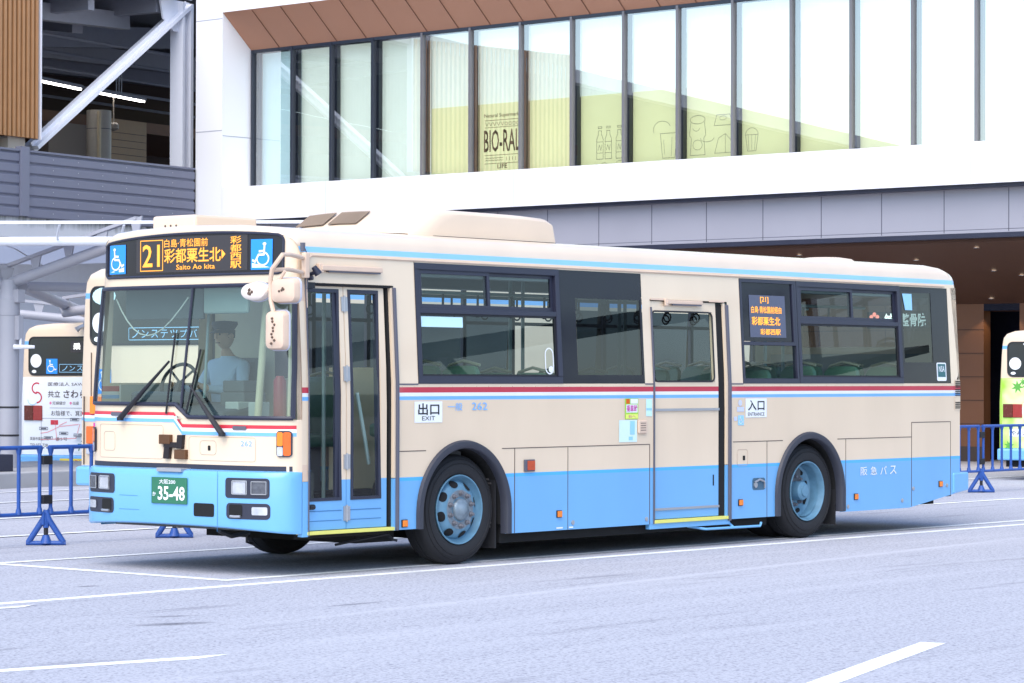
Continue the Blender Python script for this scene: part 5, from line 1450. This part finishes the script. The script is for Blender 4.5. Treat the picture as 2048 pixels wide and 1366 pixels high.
d = MB(); d.box(FX + .12, FX + 1.2, YR, 37.6, 5.69, 5.763); d.build('band_underside', M_NAVY, shop)
mull = [37.80, 36.30, 34.85, 33.34, 31.60, 29.96, 28.30, 26.66, 25.04, 23.42, 21.81, 20.16, 18.53, 16.91, 15.29, 13.67, 12.05, 10.43, 8.81, 7.19, 5.57, 3.95, 2.33, .71, -.91, -2.53, -4.15, -5.77]
M_BLIND = mat('pale_green_blind', (.82, .92, .84), .8, var=.03, scale=3)
M_BLINDB = mat('pale_aqua_blind', (.52, .72, .78), .8, var=.04, scale=3)
M_FILM = mat('yellow_green_window_film', (.77, .80, .47), .7, var=.03, scale=2)
M_PENCIL = mat('pencil_grey_ink', (.20, .21, .17), .7)
M_DARKN = mat('dark_navy_frame', (.022, .028, .045), .4, var=.1)
for q in (M_BLIND, M_BLINDB, M_FILM):               # glow added to the blinds and film to brighten them
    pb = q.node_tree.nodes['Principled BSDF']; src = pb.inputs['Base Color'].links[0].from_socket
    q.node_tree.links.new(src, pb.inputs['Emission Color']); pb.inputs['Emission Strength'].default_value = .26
GB, GT = 6.50, 10.42
for i, (ya, yb) in enumerate(zip(mull[:-1], mull[1:])):
    o = MB(); wide = i < 4
    o.box(GX - .07, GX + .05, ya - .035, ya + .035, GB, GT)
    win = o.build('window', M_MULL if not wide else M_DARKN, shop)
    d = MB(); d.face([(GX, y, z) for y, z in ((yb + .035, GB), (ya - .035, GB), (ya - .035, GT), (yb + .035, GT))]); d.build('pane', M_FAC, win)
    d = MB(); d.box(GX + .055, GX + .17, ya - (.14 if wide else .10), ya + .04, GB, GT - .0); d.box(GX + .02, GX + .10, yb + .035, ya - .036, GT - .09, GT - .012); d.box(GX + .02, GX + .10, yb + .035, ya - .036, 6.60, 6.74); d.build('inner_frame', M_DARKN, win)
    # blind slats hang a hand's breadth behind the glass
    x = GX + .34; d = MB(); n = 14; zsplit = 8.50 if i in (4, 5, 6, 7, 8, 9, 10, 11, 12) else (GB - .05)
    if i < 4 or True:
        rows = [[(x + (.005 if k % 2 else 0), yb + .02 + (ya - yb - .02) * k / (2 * n), z) for k in range(2 * n + 1)] for z in (zsplit, GT)]
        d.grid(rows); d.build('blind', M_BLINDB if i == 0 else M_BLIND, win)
    if zsplit > 7:
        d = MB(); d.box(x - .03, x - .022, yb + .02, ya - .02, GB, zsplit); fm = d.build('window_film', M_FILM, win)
        g = lambda a, b, x=x: (x - .036, ya - a, b)
        if i == 5:
            t = MB(); Wd = ya - yb
            text(t, 'Natural Supermarket', g, .18, 8.13, 1.46, 8.25, .006); text(t, 'BIO-RAL', g, .17, 7.28, 1.36, 7.84, .012); text(t, 'LIFE', g, .62, 6.86, .94, 6.97, .016)
            for z in (8.08, 7.90, 7.20, 6.99): stroke(t, g, [(.20, z), (1.42, z)], .012)
            for k in range(9):
                a = .27 + .128 * k
                if k < 5: stroke(t, g, [(a - .05, 8.03), (a, 7.94), (a + .05, 8.03)], .012)
                else: arc(t, g, a, 7.975, .045, .04, .012, 0, 360, 10)
            for z in (7.06, 7.12): stroke(t, g, [(.22 + .045 * k, z + (.02 if k % 2 else 0)) for k in range(14)], .012)
            for k in range(5): stroke(t, g, [(.92 + .10 * k, 7.05), (.92 + .10 * k, 7.14)], .012)
            # keep the print inside its own pane
            t.v = [(vx, max(vy, yb + .06), vz) for vx, vy, vz in t.v]
            t.build('shop_lettering', mat('dark_green_ink', (.025, .03, .02), .7), fm)
        if i == 7:
            t = MB()
            for a in (.62, .88, 1.22):
                stroke(t, g, [(a - .10, 6.93), (a - .10, 7.42), (a - .05, 7.52), (a - .05, 7.62), (a + .05, 7.62), (a + .05, 7.52), (a + .10, 7.42), (a + .10, 6.93), (a - .10, 6.93)], .011)
                stroke(t, g, [(a - .06, 7.68), (a + .06, 7.68), (a + .06, 7.72), (a - .06, 7.72), (a - .06, 7.68)], .011); stroke(t, g, [(a - .1, 7.35), (a + .1, 7.35)], .009); stroke(t, g, [(a - .1, 7.08), (a + .1, 7.08)], .009)
                stroke(t, g, [(a - .06, 7.14), (a - .02, 7.28), (a + .03, 7.14), (a + .06, 7.28)], .009)
            arc(t, g, .75, 6.80, .08, .04, .009, 0, 180, 8); arc(t, g, 1.25, 6.82, .12, .05, .009, 0, 180, 8)
            t.build('bottle_drawing', M_PENCIL, fm)
        if i in (8, 9, 10):
            t = MB(); c = .62 if i != 8 else 1.1
            if i == 8:
                stroke(t, g, [(c - .25, 7.45), (c - .18, 6.86), (c + .18, 6.86), (c + .25, 7.45), (c - .25, 7.45)], .010); arc(t, g, c - .2, 7.55, .26, .2, .010, 20, 200, 10); stroke(t, g, [(c - .15, 7.3), (c - .12, 6.95)], .008); stroke(t, g, [(c + .1, 7.35), (c + .08, 6.9)], .008)
            if i == 9:
                arc(t, g, .34, 7.72, .22, .10, .010, 0, 360, 14); stroke(t, g, [(.14, 7.65), (.10, 7.35), (.16, 7.28), (.12, 6.88), (.56, 6.88), (.52, 7.28), (.58, 7.35), (.54, 7.65)], .010); arc(t, g, .34, 7.12, .14, .12, .009, 0, 360, 12); arc(t, g, .30, 7.52, .1, .07, .009, 180, 360, 8); arc(t, g, .62, 7.28, .20, .1, .009, 180, 360, 8)
                stroke(t, g, [(.82, 7.55), (.90, 7.80), (1.28, 7.80), (1.36, 7.55), (.82, 7.55)], .010); arc(t, g, 1.08, 7.72, .10, .05, .009, 0, 360, 10); stroke(t, g, [(.84, 6.9), (.95, 7.25), (1.15, 7.35), (1.35, 7.15), (1.45, 6.9), (.84, 6.9)], .009); stroke(t, g, [(1.15, 7.35), (1.15, 6.9)], .008)
            if i == 10:
                c = .30; arc(t, g, c, 7.28, .18, .16, .010, 0, 180, 10); stroke(t, g, [(c - .18, 7.28), (c - .12, 6.9), (c + .12, 6.9), (c + .18, 7.28), (c - .18, 7.28)], .010)
                for q in (-.08, 0, .08): stroke(t, g, [(c + q * 1.3, 7.27), (c + q, 6.92)], .008)
            t.build('food_drawing', M_PENCIL, fm)
d = MB(); d.box(GX - .05, GX + .06, YR, 37.86, 10.36, 10.44); d.build('window_head', M_DARKN, shop)
d = MB(); d.box(GX + .9, GX + 12, YR, 37.8, 6.3, 6.4); d.box(GX + 8, GX + 8.2, YR, 37.8, 6.4, 11); d.build('upper_floor', mat('shop_interior', (.3, .3, .28), .8), shop)
# grey fascia below, and the open ground-floor passage
GF = 35.40
d = MB(); d.box(GF, GF + .25, YR, 37.0, 4.735, 5.69); gp = d.build('grey_fascia', M_GPAN, shop)
d = MB()
k = 26.83 + 1.6 * 6
while k > YR: d.box(GF - .003, GF + .01, k - .010, k + .010, 4.75, 5.68); k -= 1.595
d.box(GF - .003, GF + .01, YR, 37, 4.80, 4.812)
d.build('fascia_joint', mat('fascia_joint', (.10, .10, .13), .6), gp)
d = MB(); d.box(GF - .01, GF + .30, YR, 37.0, 4.63, 4.733); d.build('fascia_edge', M_NAVY, shop)
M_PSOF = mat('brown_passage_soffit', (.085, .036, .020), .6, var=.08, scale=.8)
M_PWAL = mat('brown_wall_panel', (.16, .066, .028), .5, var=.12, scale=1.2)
zs = lambda x: 4.64 - 1.29 * (x - 35.4) / 4.6
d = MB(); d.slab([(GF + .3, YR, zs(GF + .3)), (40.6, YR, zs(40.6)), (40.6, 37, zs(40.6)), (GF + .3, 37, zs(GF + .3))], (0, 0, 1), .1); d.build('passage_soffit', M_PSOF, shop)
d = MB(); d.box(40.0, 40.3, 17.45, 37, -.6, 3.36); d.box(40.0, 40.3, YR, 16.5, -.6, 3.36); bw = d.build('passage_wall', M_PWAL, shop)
d = MB()
for z in (.55, 1.1, 1.65, 2.2, 2.75): d.box(39.992, 40.01, 17.45, 37, z - .008, z + .008)
k = 18.25
while k < 36: d.box(39.991, 40.01, k - .006, k + .006, -.4, 3.35); k += 1.9
d.build('wall_joint', mat('wall_joint_dark', (.05, .022, .014), .7), bw)
d = MB(); d.box(41.6, 41.8, 13, 21, -.6, 3.4); d.box(40.0, 40.06, 16.5, 17.45, 3.19, 3.36); d.build('dark_doorway', M_SCREEN, shop)
d = MB(); d.box(39.985, 40.0, 17.45, 37, -.6, .02); d.build('wall_plinth', mat('dark_plinth', (.05, .035, .03), .7), shop)
M_DL = glow('downlight_glow', (1, .82, .6), 1.6)
for (x, y) in ((36.17, 20.0), (36.05, 15.27), (36.755, 17.24), (39.6, 17.0), (37.62, 15.77), (37.98, 15.27), (36.2, 24.8), (36.1, 29.5)):
    d = MB(); z = zs(x) - .004; d.lathe([(.075, 0), (.075, -.010), (.055, -.012)], (x, y, z), 'z', 14); o = d.build('downlight', M_ALU, shop, smooth=True)
    d = MB(); d.lathe([(.054, -.006), (0, -.006)], (x, y, z), 'z', 14); d.build('downlight_lamp', M_DL, o)
    if y < 25:
        l = bpy.data.lights.new('downlight_light', 'SPOT'); l.energy = 26; l.spot_size = radians(110); l.color = (1, .8, .58); l.shadow_soft_size = .06
        lo = bpy.data.objects.new('downlight_light', l); COL.objects.link(lo); lo.location = (x, y, z - .04); lo.parent = shop
# lit clinic sign on the passage wall
cs = empty('clinic_sign', 'white lit sign on the passage wall, glimpsed through the front bus rear windows', 'sign', (39.98, 20.6, 3.0))
M_LITW = glow('white_lit_letters', (1, 1, 1), 1.5)
d = MB(); g = lambda a, b: (-.02, -a, b); text(d, '鍼灸整骨院', g, .45, -.16, 1.60, .16, .02); d.build('sign_lettering', M_LITW, cs)
d = MB()
for k in range(5): t = radians(90 + 72 * k); disc(d, g, .16 + .09 * cos(t), .05 + .09 * sin(t), .055, .055, 8)
d.build('flower_emblem', glow('red_lit_emblem', (1, .25, .2), 1.2), cs)
d = MB(); d.box(-.018, .015, -1.65, .05, -.2, .2); d.build('sign_back', M_INK, cs)

# ================================================================== station deck on the left
H = radians(10); U = Vector((cos(H), sin(H), 0)); N = Vector((-sin(H), cos(H), 0)); Q = Vector((34.96, 38.92, 0))
def D(s, back, z): return Q + U * s + N * back + Vector((0, 0, z))
def dbox(mb, s0, s1, b0, b1, z0, z1): return mb.hexa([D(s, b, z) for s in (s0, s1) for b in (b0, b1) for z in (z0, z1)])
M_FEN = mat('slate_blue_fence_panel', (.15, .16, .22), .5, var=.06, scale=1.5)
M_STEELW = mat('white_steel', (.72, .73, .80), .4, var=.03)
def concrete():
    mt, t, p = principled('stained_concrete')
    tc = t.nodes.new('ShaderNodeTexCoord'); mp = t.nodes.new('ShaderNodeMapping'); mp.inputs['Scale'].default_value = (2.4, 2.4, .22)
    t.links.new(tc.outputs['Object'], mp.inputs[0])
    n = t.nodes.new('ShaderNodeTexNoise'); n.inputs['Scale'].default_value = 1.6; n.inputs['Detail'].default_value = 7; n.inputs['Roughness'].default_value = .65; t.links.new(mp.outputs[0], n.inputs['Vector'])
    sp = t.nodes.new('ShaderNodeSeparateXYZ'); t.links.new(tc.outputs['Object'], sp.inputs[0])
    r = t.nodes.new('ShaderNodeMapRange'); r.inputs['From Min'].default_value = 5.1; r.inputs['From Max'].default_value = 5.6; t.links.new(sp.outputs['Z'], r.inputs['Value'])
    a = t.nodes.new('ShaderNodeMath'); a.operation = 'MULTIPLY'; t.links.new(n.outputs['Fac'], a.inputs[0]); t.links.new(r.outputs[0], a.inputs[1])
    cr = t.nodes.new('ShaderNodeValToRGB'); e = cr.color_ramp.elements; e[0].position = .22; e[0].color = (.55, .56, .60, 1); e[1].position = .55; e[1].color = (.07, .08, .075, 1)
    t.links.new(a.outputs[0], cr.inputs[0]); t.links.new(cr.outputs[0], p.inputs['Base Color']); p.inputs['Roughness'].default_value = .85
    return mt
M_CONC = concrete()
zr = lambda q: 12.0 + .105 * q if q < 0 else 12.0
deck = empty('station_deck', 'raised station deck with stained concrete edge and dark roofed concourse at upper left', 'building', (0, 0, 0))
d = MB(); dbox(d, -42, .03, .02, .5, 5.05, 5.62); d.build('concrete_edge', M_CONC, deck)
d = MB(); dbox(d, -42, 34, .5, 16, 5.25, 5.60); d.build('deck_slab', mat('deck_grey', (.25, .25, .27), .8), deck)
d = MB(); [d.hexa([D(q, b_, z if z < 6 else zr(q) - .01) for q in qq for b_ in (15.0, 15.3) for z in (5.6, 7)]) for qq in ((-42, 0), (0, 34))]; d.build('back_wall', mat('concourse_brown', (.055, .03, .02), .7, var=.2), deck)
d = MB()
for (s0, s1) in ((-42, 0), (0, 34)): d.hexa([D(q, b_, zr(q) + z) for q in (s0, s1) for b_ in (.9, 15) for z in (0, .25)])
d.build('concourse_roof', mat('roof_underside', (.10, .105, .12), .7, var=.1), deck)
d = MB(); d.hexa([D(q, b_, zr(q) + z) for q in (-42, 0) for b_ in (.5, .9) for z in (-.1, .3)]); d.build('roof_edge_beam', mat('beam_grey', (.42, .42, .45), .5), deck)
d = MB(); dbox(d, -.3, .5, .46, .499, 11.86, 11.93); d.build('edge_strip', M_STEELW, deck)
M_BEAM = mat('ceiling_beam', (.25, .26, .31), .6, var=.1)
def dbar(a, b, w_, h_): 
    mb = MB(); mb.bar(D(*a), D(*b), w_, h_); return mb
for a, b_, w_, h_ in (((-1.0, 3.2, 11.25), (.6, 8.5, 12.0), .35, .55), ((-5.6, 5.5, 10.6), (7, 5.5, 11.8), .35, .6), ((-6, 2.2, 11.1), (.3, 2.6, 11.4), .3, .45), ((-6.5, 8, 11.0), (24, 8, 11.75), .4, .5), ((-6.5, 11, 11.0), (24, 11, 11.7), .4, .5), ((-4.2, 2.4, 11.4), (-3.5, 3.6, 11.1), .16, .16), ((-3.0, 6.2, 11.6), (-2.6, 5.6, 11.0), .16, .16), ((-3.6, 7.9, 11.6), (-3.2, 7.2, 11.0), .16, .16), ((-7, .95, 11.0), (-7, 15, 11.0), .3, .45), ((-3.2, .95, 11.4), (-3.2, 15, 11.4), .25, .4), ((-.3, .95, 11.7), (-.3, 15, 11.7), .3, .45)):
    dbar(a, b_, w_, h_).build('ceiling_beam', M_BEAM, deck)
d = MB()
for q in range(5): d.tube([D(-8, 4 + q * 1.9, 11.0 - .12 * q), D(22, 4 + q * 1.9, 10.85 - .12 * q)], .05, 6)
d.build('ceiling_pipe', M_BEAM, deck)
d = MB(); dbox(d, -20, 34, 9.5, 15, 9.35, 9.70); d.build('wood_ceiling', mat('dark_wood_ceiling', (.16, .065, .03), .6, var=.2), deck)
for (s0, z0, s1, z1) in ((-1.2, 10.06, 2.50, 9.90), (2.9, 9.885, 5.44, 9.80)):
    # light runs hang six metres back under the roof
    d = MB(); d.bar(D(s0 - .05, 6, z0 + .07), D(s1 + .05, 6, z1 + .07), .16, .10); o = d.build('strip_light', M_BEAM, deck)
    d = MB(); d.bar(D(s0, 6, z0), D(s1, 6, z1), .10, .05); d.build('light_tube', glow('tube_light', (1, .96, .92), 6), o)
d = MB()
for q in range(3): d.tube([D(4.15 + .12 * q, 6, 9.95), D(4.15 + .12 * q, 6, 10.6)], .02, 5)
d.build('light_hanger', M_ALU, deck)
d = MB(); c = D(3.36, 6, 0); d.lathe([(.36, 5.6), (.36, 9.35)], (c.x, c.y, 0), 'z', 24); cl = d.build('concourse_column', mat('column_beige', (.42, .38, .33), .5, var=.1), deck, smooth=True)
d = MB()
for z in (7.9, 8.8): d.lathe([(.365, z), (.365, z + .02)], (c.x, c.y, 0), 'z', 24)
d.build('column_joint', M_GREYT, cl)
d = MB(); cc = D(3.0, 5.7, 0); d.tube([(cc.x, cc.y, 5.6), (cc.x, cc.y, 9.3)], .06, 8); d.build('downpipe', mat('pipe_cream', (.55, .45, .3), .5), deck)
d = MB(); k = D(4.03, 6, 0); d.tube([(k.x, k.y, 9.8), (k.x, k.y, 9.05)], .02, 6); d.lathe([(.10, 9.06), (.16, 9.0), (.16, 8.88), (.06, 8.82), (0, 8.8)], (k.x, k.y, 0), 'z', 12); d.build('ceiling_camera', mat('camera_beige', (.35, .3, .25), .5), deck, smooth=True)
d = MB(); dbox(d, 4.2, 6.6, 8.6, 8.9, 5.6, 9.25); d.build('grey_wall_panel', mat('wall_taupe', (.16, .13, .11), .6), deck)
d = MB(); dbox(d, 6.55, 8.4, 8.2, 8.5, 5.6, 9.5); wpn = d.build('wood_wall', mat('concourse_wood', (.30, .18, .08), .5, var=.15, scale=3), deck)
d = MB(); [dbox(d, 6.55, 8.4, 8.192, 8.2, 6.0 + .22 * i, 6.015 + .22 * i) for i in range(15)]; d.build('wood_joint', M_SEAM, wpn)
# white steel brace and column
d = MB(); d.bar(D(-5.70, .86, 7.40), D(.72, .86, 11.75), .10, .52, N); d.bar(D(-5.70, .80, 7.40), D(.72, .80, 11.75), .30, .05, N); d.build('diagonal_brace', M_STEELW, deck)
d = MB(); dbox(d, .30, .40, .62, 1.05, 5.6, 11.8); dbox(d, .40, .66, .80, .86, 5.6, 11.8); dbox(d, .66, .78, .62, 1.05, 5.6, 11.8); dbox(d, .78, 1.0, .80, .9, 5.6, 11.8); d.build('steel_column', M_STEELW, deck)
d = MB(); d.slab([D(.1, .78, 11.0), D(.8, .78, 11.0), D(.8, .78, 11.85), D(-.5, .78, 11.85), D(-.35, .78, 11.3)], N, .06); d.build('gusset_plate', M_STEELW, deck)
d = MB(); dbox(d, -6.75, -6.1, .7, 1.1, 5.6, 7.62); d.build('brace_foot', mat('foot_beige', (.55, .48, .42), .6), deck)
# timber louvre screen
lv = empty('louvre_screen', 'screen of upright brown timber battens at the top left corner', 'screen', (0, 0, 0))
M_BAT = mat('timber_batten', (.40, .20, .085), .55, var=.12, scale=3)
d = MB(); dbox(d, -12, -5.82, .60, .66, 7.66, 11.4); d.build('screen_back', mat('screen_back_brown', (.16, .065, .03), .6, var=.1), lv)
d = MB(); k = -5.90
while k > -12: dbox(d, k - .09, k, .44, .60, 7.60, 11.45); k -= .172
d.build('batten_row', M_BAT, lv)
d = MB(); dbox(d, -5.82, -5.79, .42, .68, 7.58, 11.5); d.build('screen_edge', M_STEELW, lv)
# slate fence in bays
def fence_bay(s0, s1, label):
    o = empty('panel_fence', label, 'fence', (0, 0, 0), 0, 'slate blue panel fence along the deck edge')
    d = MB(); z0, z1 = 5.55, 7.18; n = 6; rows = []
    for i in range(n):
        a = z0 + (z1 - z0) * i / n; b_ = z0 + (z1 - z0) * (i + 1) / n
        rows += [[D(s, -.03, a) for s in (s0, s1)], [D(s, -.06, a + .03) for s in (s0, s1)], [D(s, -.06, b_ - .07) for s in (s0, s1)], [D(s, -.015, b_ - .03) for s in (s0, s1)], [D(s, -.015, b_ - .001) for s in (s0, s1)]]
    d.grid(rows); dbox(d, s0, s1, .0, .04, z0, z1); d.build('fence_panel', M_FEN, o)
    d = MB(); dbox(d, s0, s1, -.08, .06, z1, z1 + .05); d.build('fence_cap', M_FEN, o)
    d = MB(); dbox(d, s0 - .30, s0, -.12, .08, 5.58, 7.30); d.build('fence_post', mat('fence_post_blue', (.16, .17, .23), .5), o)
    d = MB()
    for i in range(n):
        for q in range(1, int(s1 - s0) + 1):
            s = s0 + q * (s1 - s0) / (int(s1 - s0) + 1); p = D(s, -.064, z0 + (z1 - z0) * (i + .5) / n); d.lathe([(.014, 0), (0, -.006)], p, 'y', 6)
    d.build('fence_screw', M_ALU, o)
fence_bay(-6.88, -.04, 'long slate blue fence bay on the deck edge beside the white building')
fence_bay(-13.9, -7.19, 'slate blue fence bay on the deck edge cut off by the left picture edge')

# ================================================================== bus shelter canopy
sh = empty('bus_shelter', 'pale grey bus shelter with round pole and pipe-truss canopy at the left edge', 'shelter', (11.17, 17.45, .0))
M_SH = mat('shelter_grey_paint', (.33, .33, .37), .45, var=.06, scale=2)
M_SHW = mat('shelter_white', (.74, .75, .80), .4, var=.03)
def G_(lat, dep, z):                               # metres right / beyond the pole as seen from the yard
    return Vector((.649, -.760, 0)) * lat + Vector((.760, .649, 0)) * dep + Vector((0, 0, z))
d = MB(); d.lathe([(.155, .21), (.155, 2.55), (.165, 2.56), (.165, 2.80), (.155, 2.81), (.13, 2.95), (.12, 3.1)], (0, 0, 0), 'z', 28); d.build('pole', M_SH, sh, smooth=True, angle=30)
d = MB()
for z in (1.13, .70): d.lathe([(.158, z), (.162, z + .01), (.158, z + .03)], (0, 0, 0), 'z', 24)
d.build('pole_strap', M_BLACK, sh, smooth=True)
d = MB(); p = G_(.17, -.10, 2.48); d.box(p.x - .05, p.x + .05, p.y - .05, p.y + .05, 2.18, 2.55); d.build('junction_box', M_SH, sh, bevel=.006); d = MB(); p = G_(.17, -.1, 2.9); d.box(p.x - .07, p.x + .07, p.y - .06, p.y + .06, 2.75, 2.95); d.build('junction_box', M_SH, sh, bevel=.006)
d = MB(); d.tube([G_(.1, -.15, 2.07), G_(.42, -.15, 2.07)], [.04, .025], 8); d.tube([G_(.2, -.12, 2.07), G_(.2, -.12, 2.2)], .02, 6); d.build('spotlight', M_SHW, sh, smooth=True)
def truss(a, b_, drop, nm):
    a = Vector(a); b_ = Vector(b_)
    d = MB(); d.tube([a, b_], .085, 10); o = d.build('truss_tube', M_SH, sh, smooth=True)
    d = MB(); d.bar(a + Vector((0, 0, drop)), b_ + Vector((0, 0, drop)), .10, .05); d.build('truss_chord', M_SH, o)
    n = max(3, int((b_ - a).length / .55)); w_ = (b_ - a).normalized()
    for i in range(n + 1):
        d = MB()
        c = a.lerp(b_, i / n); t0 = Vector((0, 0, .05)); t1 = Vector((0, 0, drop)); sd = N.cross(w_).normalized() * .0
        d.slab([c - w_ * .05 + t0, c + w_ * .05 + t0, c + w_ * .11 + t1, c - w_ * .11 + t1], w_.cross(Vector((0, 0, 1))).normalized(), .03)
        d.build('truss_plate', M_SH, o)
truss(G_(-.1, .1, 3.02), G_(2.1, -1.0, 3.72), .28, '')
truss(G_(-3.5, -1.2, 3.6), G_(-.05, .05, 3.02), .28, '')
truss(G_(.1, 4.5, 2.70), G_(3.6, 3.4, 3.15), .25, '')
truss(G_(.1, 8.5, 2.62), G_(4.2, 7.6, 2.95), .25, '')
truss(G_(-3.2, 8.5, 2.95), G_(.1, 8.5, 2.62), .25, '')
d = MB(); d.tube([G_(.15, .5, 3.02), G_(4.5, 3.2, 3.02)], .075, 10); d.tube([G_(.15, .3, 3.0), G_(.1, 12, 2.55)], .085, 10); d.tube([G_(.2, 6.5, 2.75), G_(4.5, 9, 2.85)], .06, 8); d.build('ridge_tube', M_SH, sh, smooth=True)
def canopy_mat():
    mt = bpy.data.materials.new('translucent_canopy_sheet'); mt.use_nodes = True
    t = mt.node_tree; p = t.nodes['Principled BSDF']; p.inputs['Base Color'].default_value = (.32, .35, .43, 1); p.inputs['Roughness'].default_value = .4
    tl = t.nodes.new('ShaderNodeBsdfTranslucent'); tl.inputs[0].default_value = (.30, .33, .41, 1)
    mx = t.nodes.new('ShaderNodeMixShader'); mx.inputs[0].default_value = .62
    t.links.new(p.outputs[0], mx.inputs[1]); t.links.new(tl.outputs[0], mx.inputs[2]); t.links.new(mx.outputs[0], t.nodes['Material Output'].inputs[0])
    return mt
M_POLY = canopy_mat()
d = MB()
for (l0, l1) in ((-6, -.02), (.02, 7)):
    d.grid([[G_(l, dp, z) + Vector((0, 0, .10 * abs(l - .0) * .3)) for l in (l0, (l0 + l1) / 2, l1)] for dp, z in ((-.9, 3.62), (.5, 3.60), (2.9, 3.45))])
d.build('canopy_sheet', M_POLY, sh)
d = MB(); d.tube([G_(-6, -1.3, 3.60), G_(7, -1.3, 3.66)], .07, 10); d.build('front_pipe', M_SHW, sh, smooth=True)
d = MB(); d.bar(G_(-6, -1.7, 3.86), G_(7, -1.7, 3.92), .06, .045)
for i in range(14):
    l = -5.6 + .95 * i; d.tube([G_(l, -1.7, 3.86), G_(l - .06, -1.5, 3.74), G_(l - .1, -1.3, 3.62)], .02, 6)
d.build('gutter_edge', M_SHW, sh)
d = MB(); d.tube([G_(1.75, 6, 2.72), G_(2.15, 6, 2.68)], .05, 8); d.build('canopy_lamp', M_SHW, sh, smooth=True)

# kerb island the shelter stands on
h8 = radians(8.3); ku = Vector((cos(h8), sin(h8), 0)); kn = Vector((-sin(h8), cos(h8), 0)); kq = Vector((9.4, 15.45, 0))
M_KERB = mat('kerb_concrete', (.36, .36, .37), .85, var=.1, scale=4, bump=.2)
d = MB(); d.hexa([kq + ku * a + kn * b_ + Vector((0, 0, z)) for a in (-16, 5.2) for b_ in (0, .18) for z in (-.2, .225)])
structure(d.build('kerb', M_KERB, None, bevel=.02), 'pale concrete kerb of the shelter island at the left', 'kerb')
d = MB(); d.hexa([kq + ku * a + kn * b_ + Vector((0, 0, z)) for a in (-16, 5.2) for b_ in (.185, 3.6) for z in (-.2, .218)])
structure(d.build('pavement', mat('island_paving', (.30, .30, .31), .85, var=.1, scale=4), None), 'grey paved shelter island at the left', 'pavement')
bo = MB(); p = kq + ku * .35 + kn * .6; bo.box(p.x - .02, p.x + .5, p.y, p.y + .3, .218, .47)
tag(bo.build('cable_box', M_NAVY, None, bevel=.01), 'low dark blue box on the shelter island kerb', 'box')
# retaining wall and soffit under the deck
d = MB(); dbox(d, -42, -.2, 2.6, 3.0, -.6, 5.24); tag(d.build('retaining_wall', mat('shaded_wall_grey', (.60, .62, .70), .8, var=.06), None), 'grey retaining wall in the shade under the station deck', 'wall')

# near-side canopies, and an unseen dark block added to shape bus window reflections
for (cx_, cy_, a_) in ((34, -30, 12), (58, -40, -14)):
    o = empty('canopy_roof', 'long sloping dark canopy on posts across the yard, mirrored in the %s' % ('front bus windows' if cx_ < 40 else 'rear window of the front bus'), 'shelter', (cx_, cy_, 0), radians(a_))
    d = MB(); d.hexa([(x, y, z + (x + 16) * .11) for x in (-16, 16) for y in (-4, 4) for z in (3.6, 3.9)]); d.build('roof_slab', mat('canopy_slab', (.10, .105, .115), .7), o)
    for x in (-14, -5, 5, 14):
        d = MB(); d.tube([(x, 0, 0), (x, 0, 3.6 + (x + 16) * .11)], .16, 10); d.build('post', M_SH, o)
        d = MB(); d.bar((x - 4, 0, 3.4 + (x + 16) * .11), (x, 0, 1.8), .2, .2); d.build('brace', M_SH, o)
d = MB(); d.box(-10, 120, -74, -62, -.5, 5.6)
rb_ = d.build('reflection_block', mat('block_grey', (.10, .11, .12), .7, var=.2), None)
tag(rb_, 'unseen low dark block added behind the viewer to shape the bus window reflections', 'building')
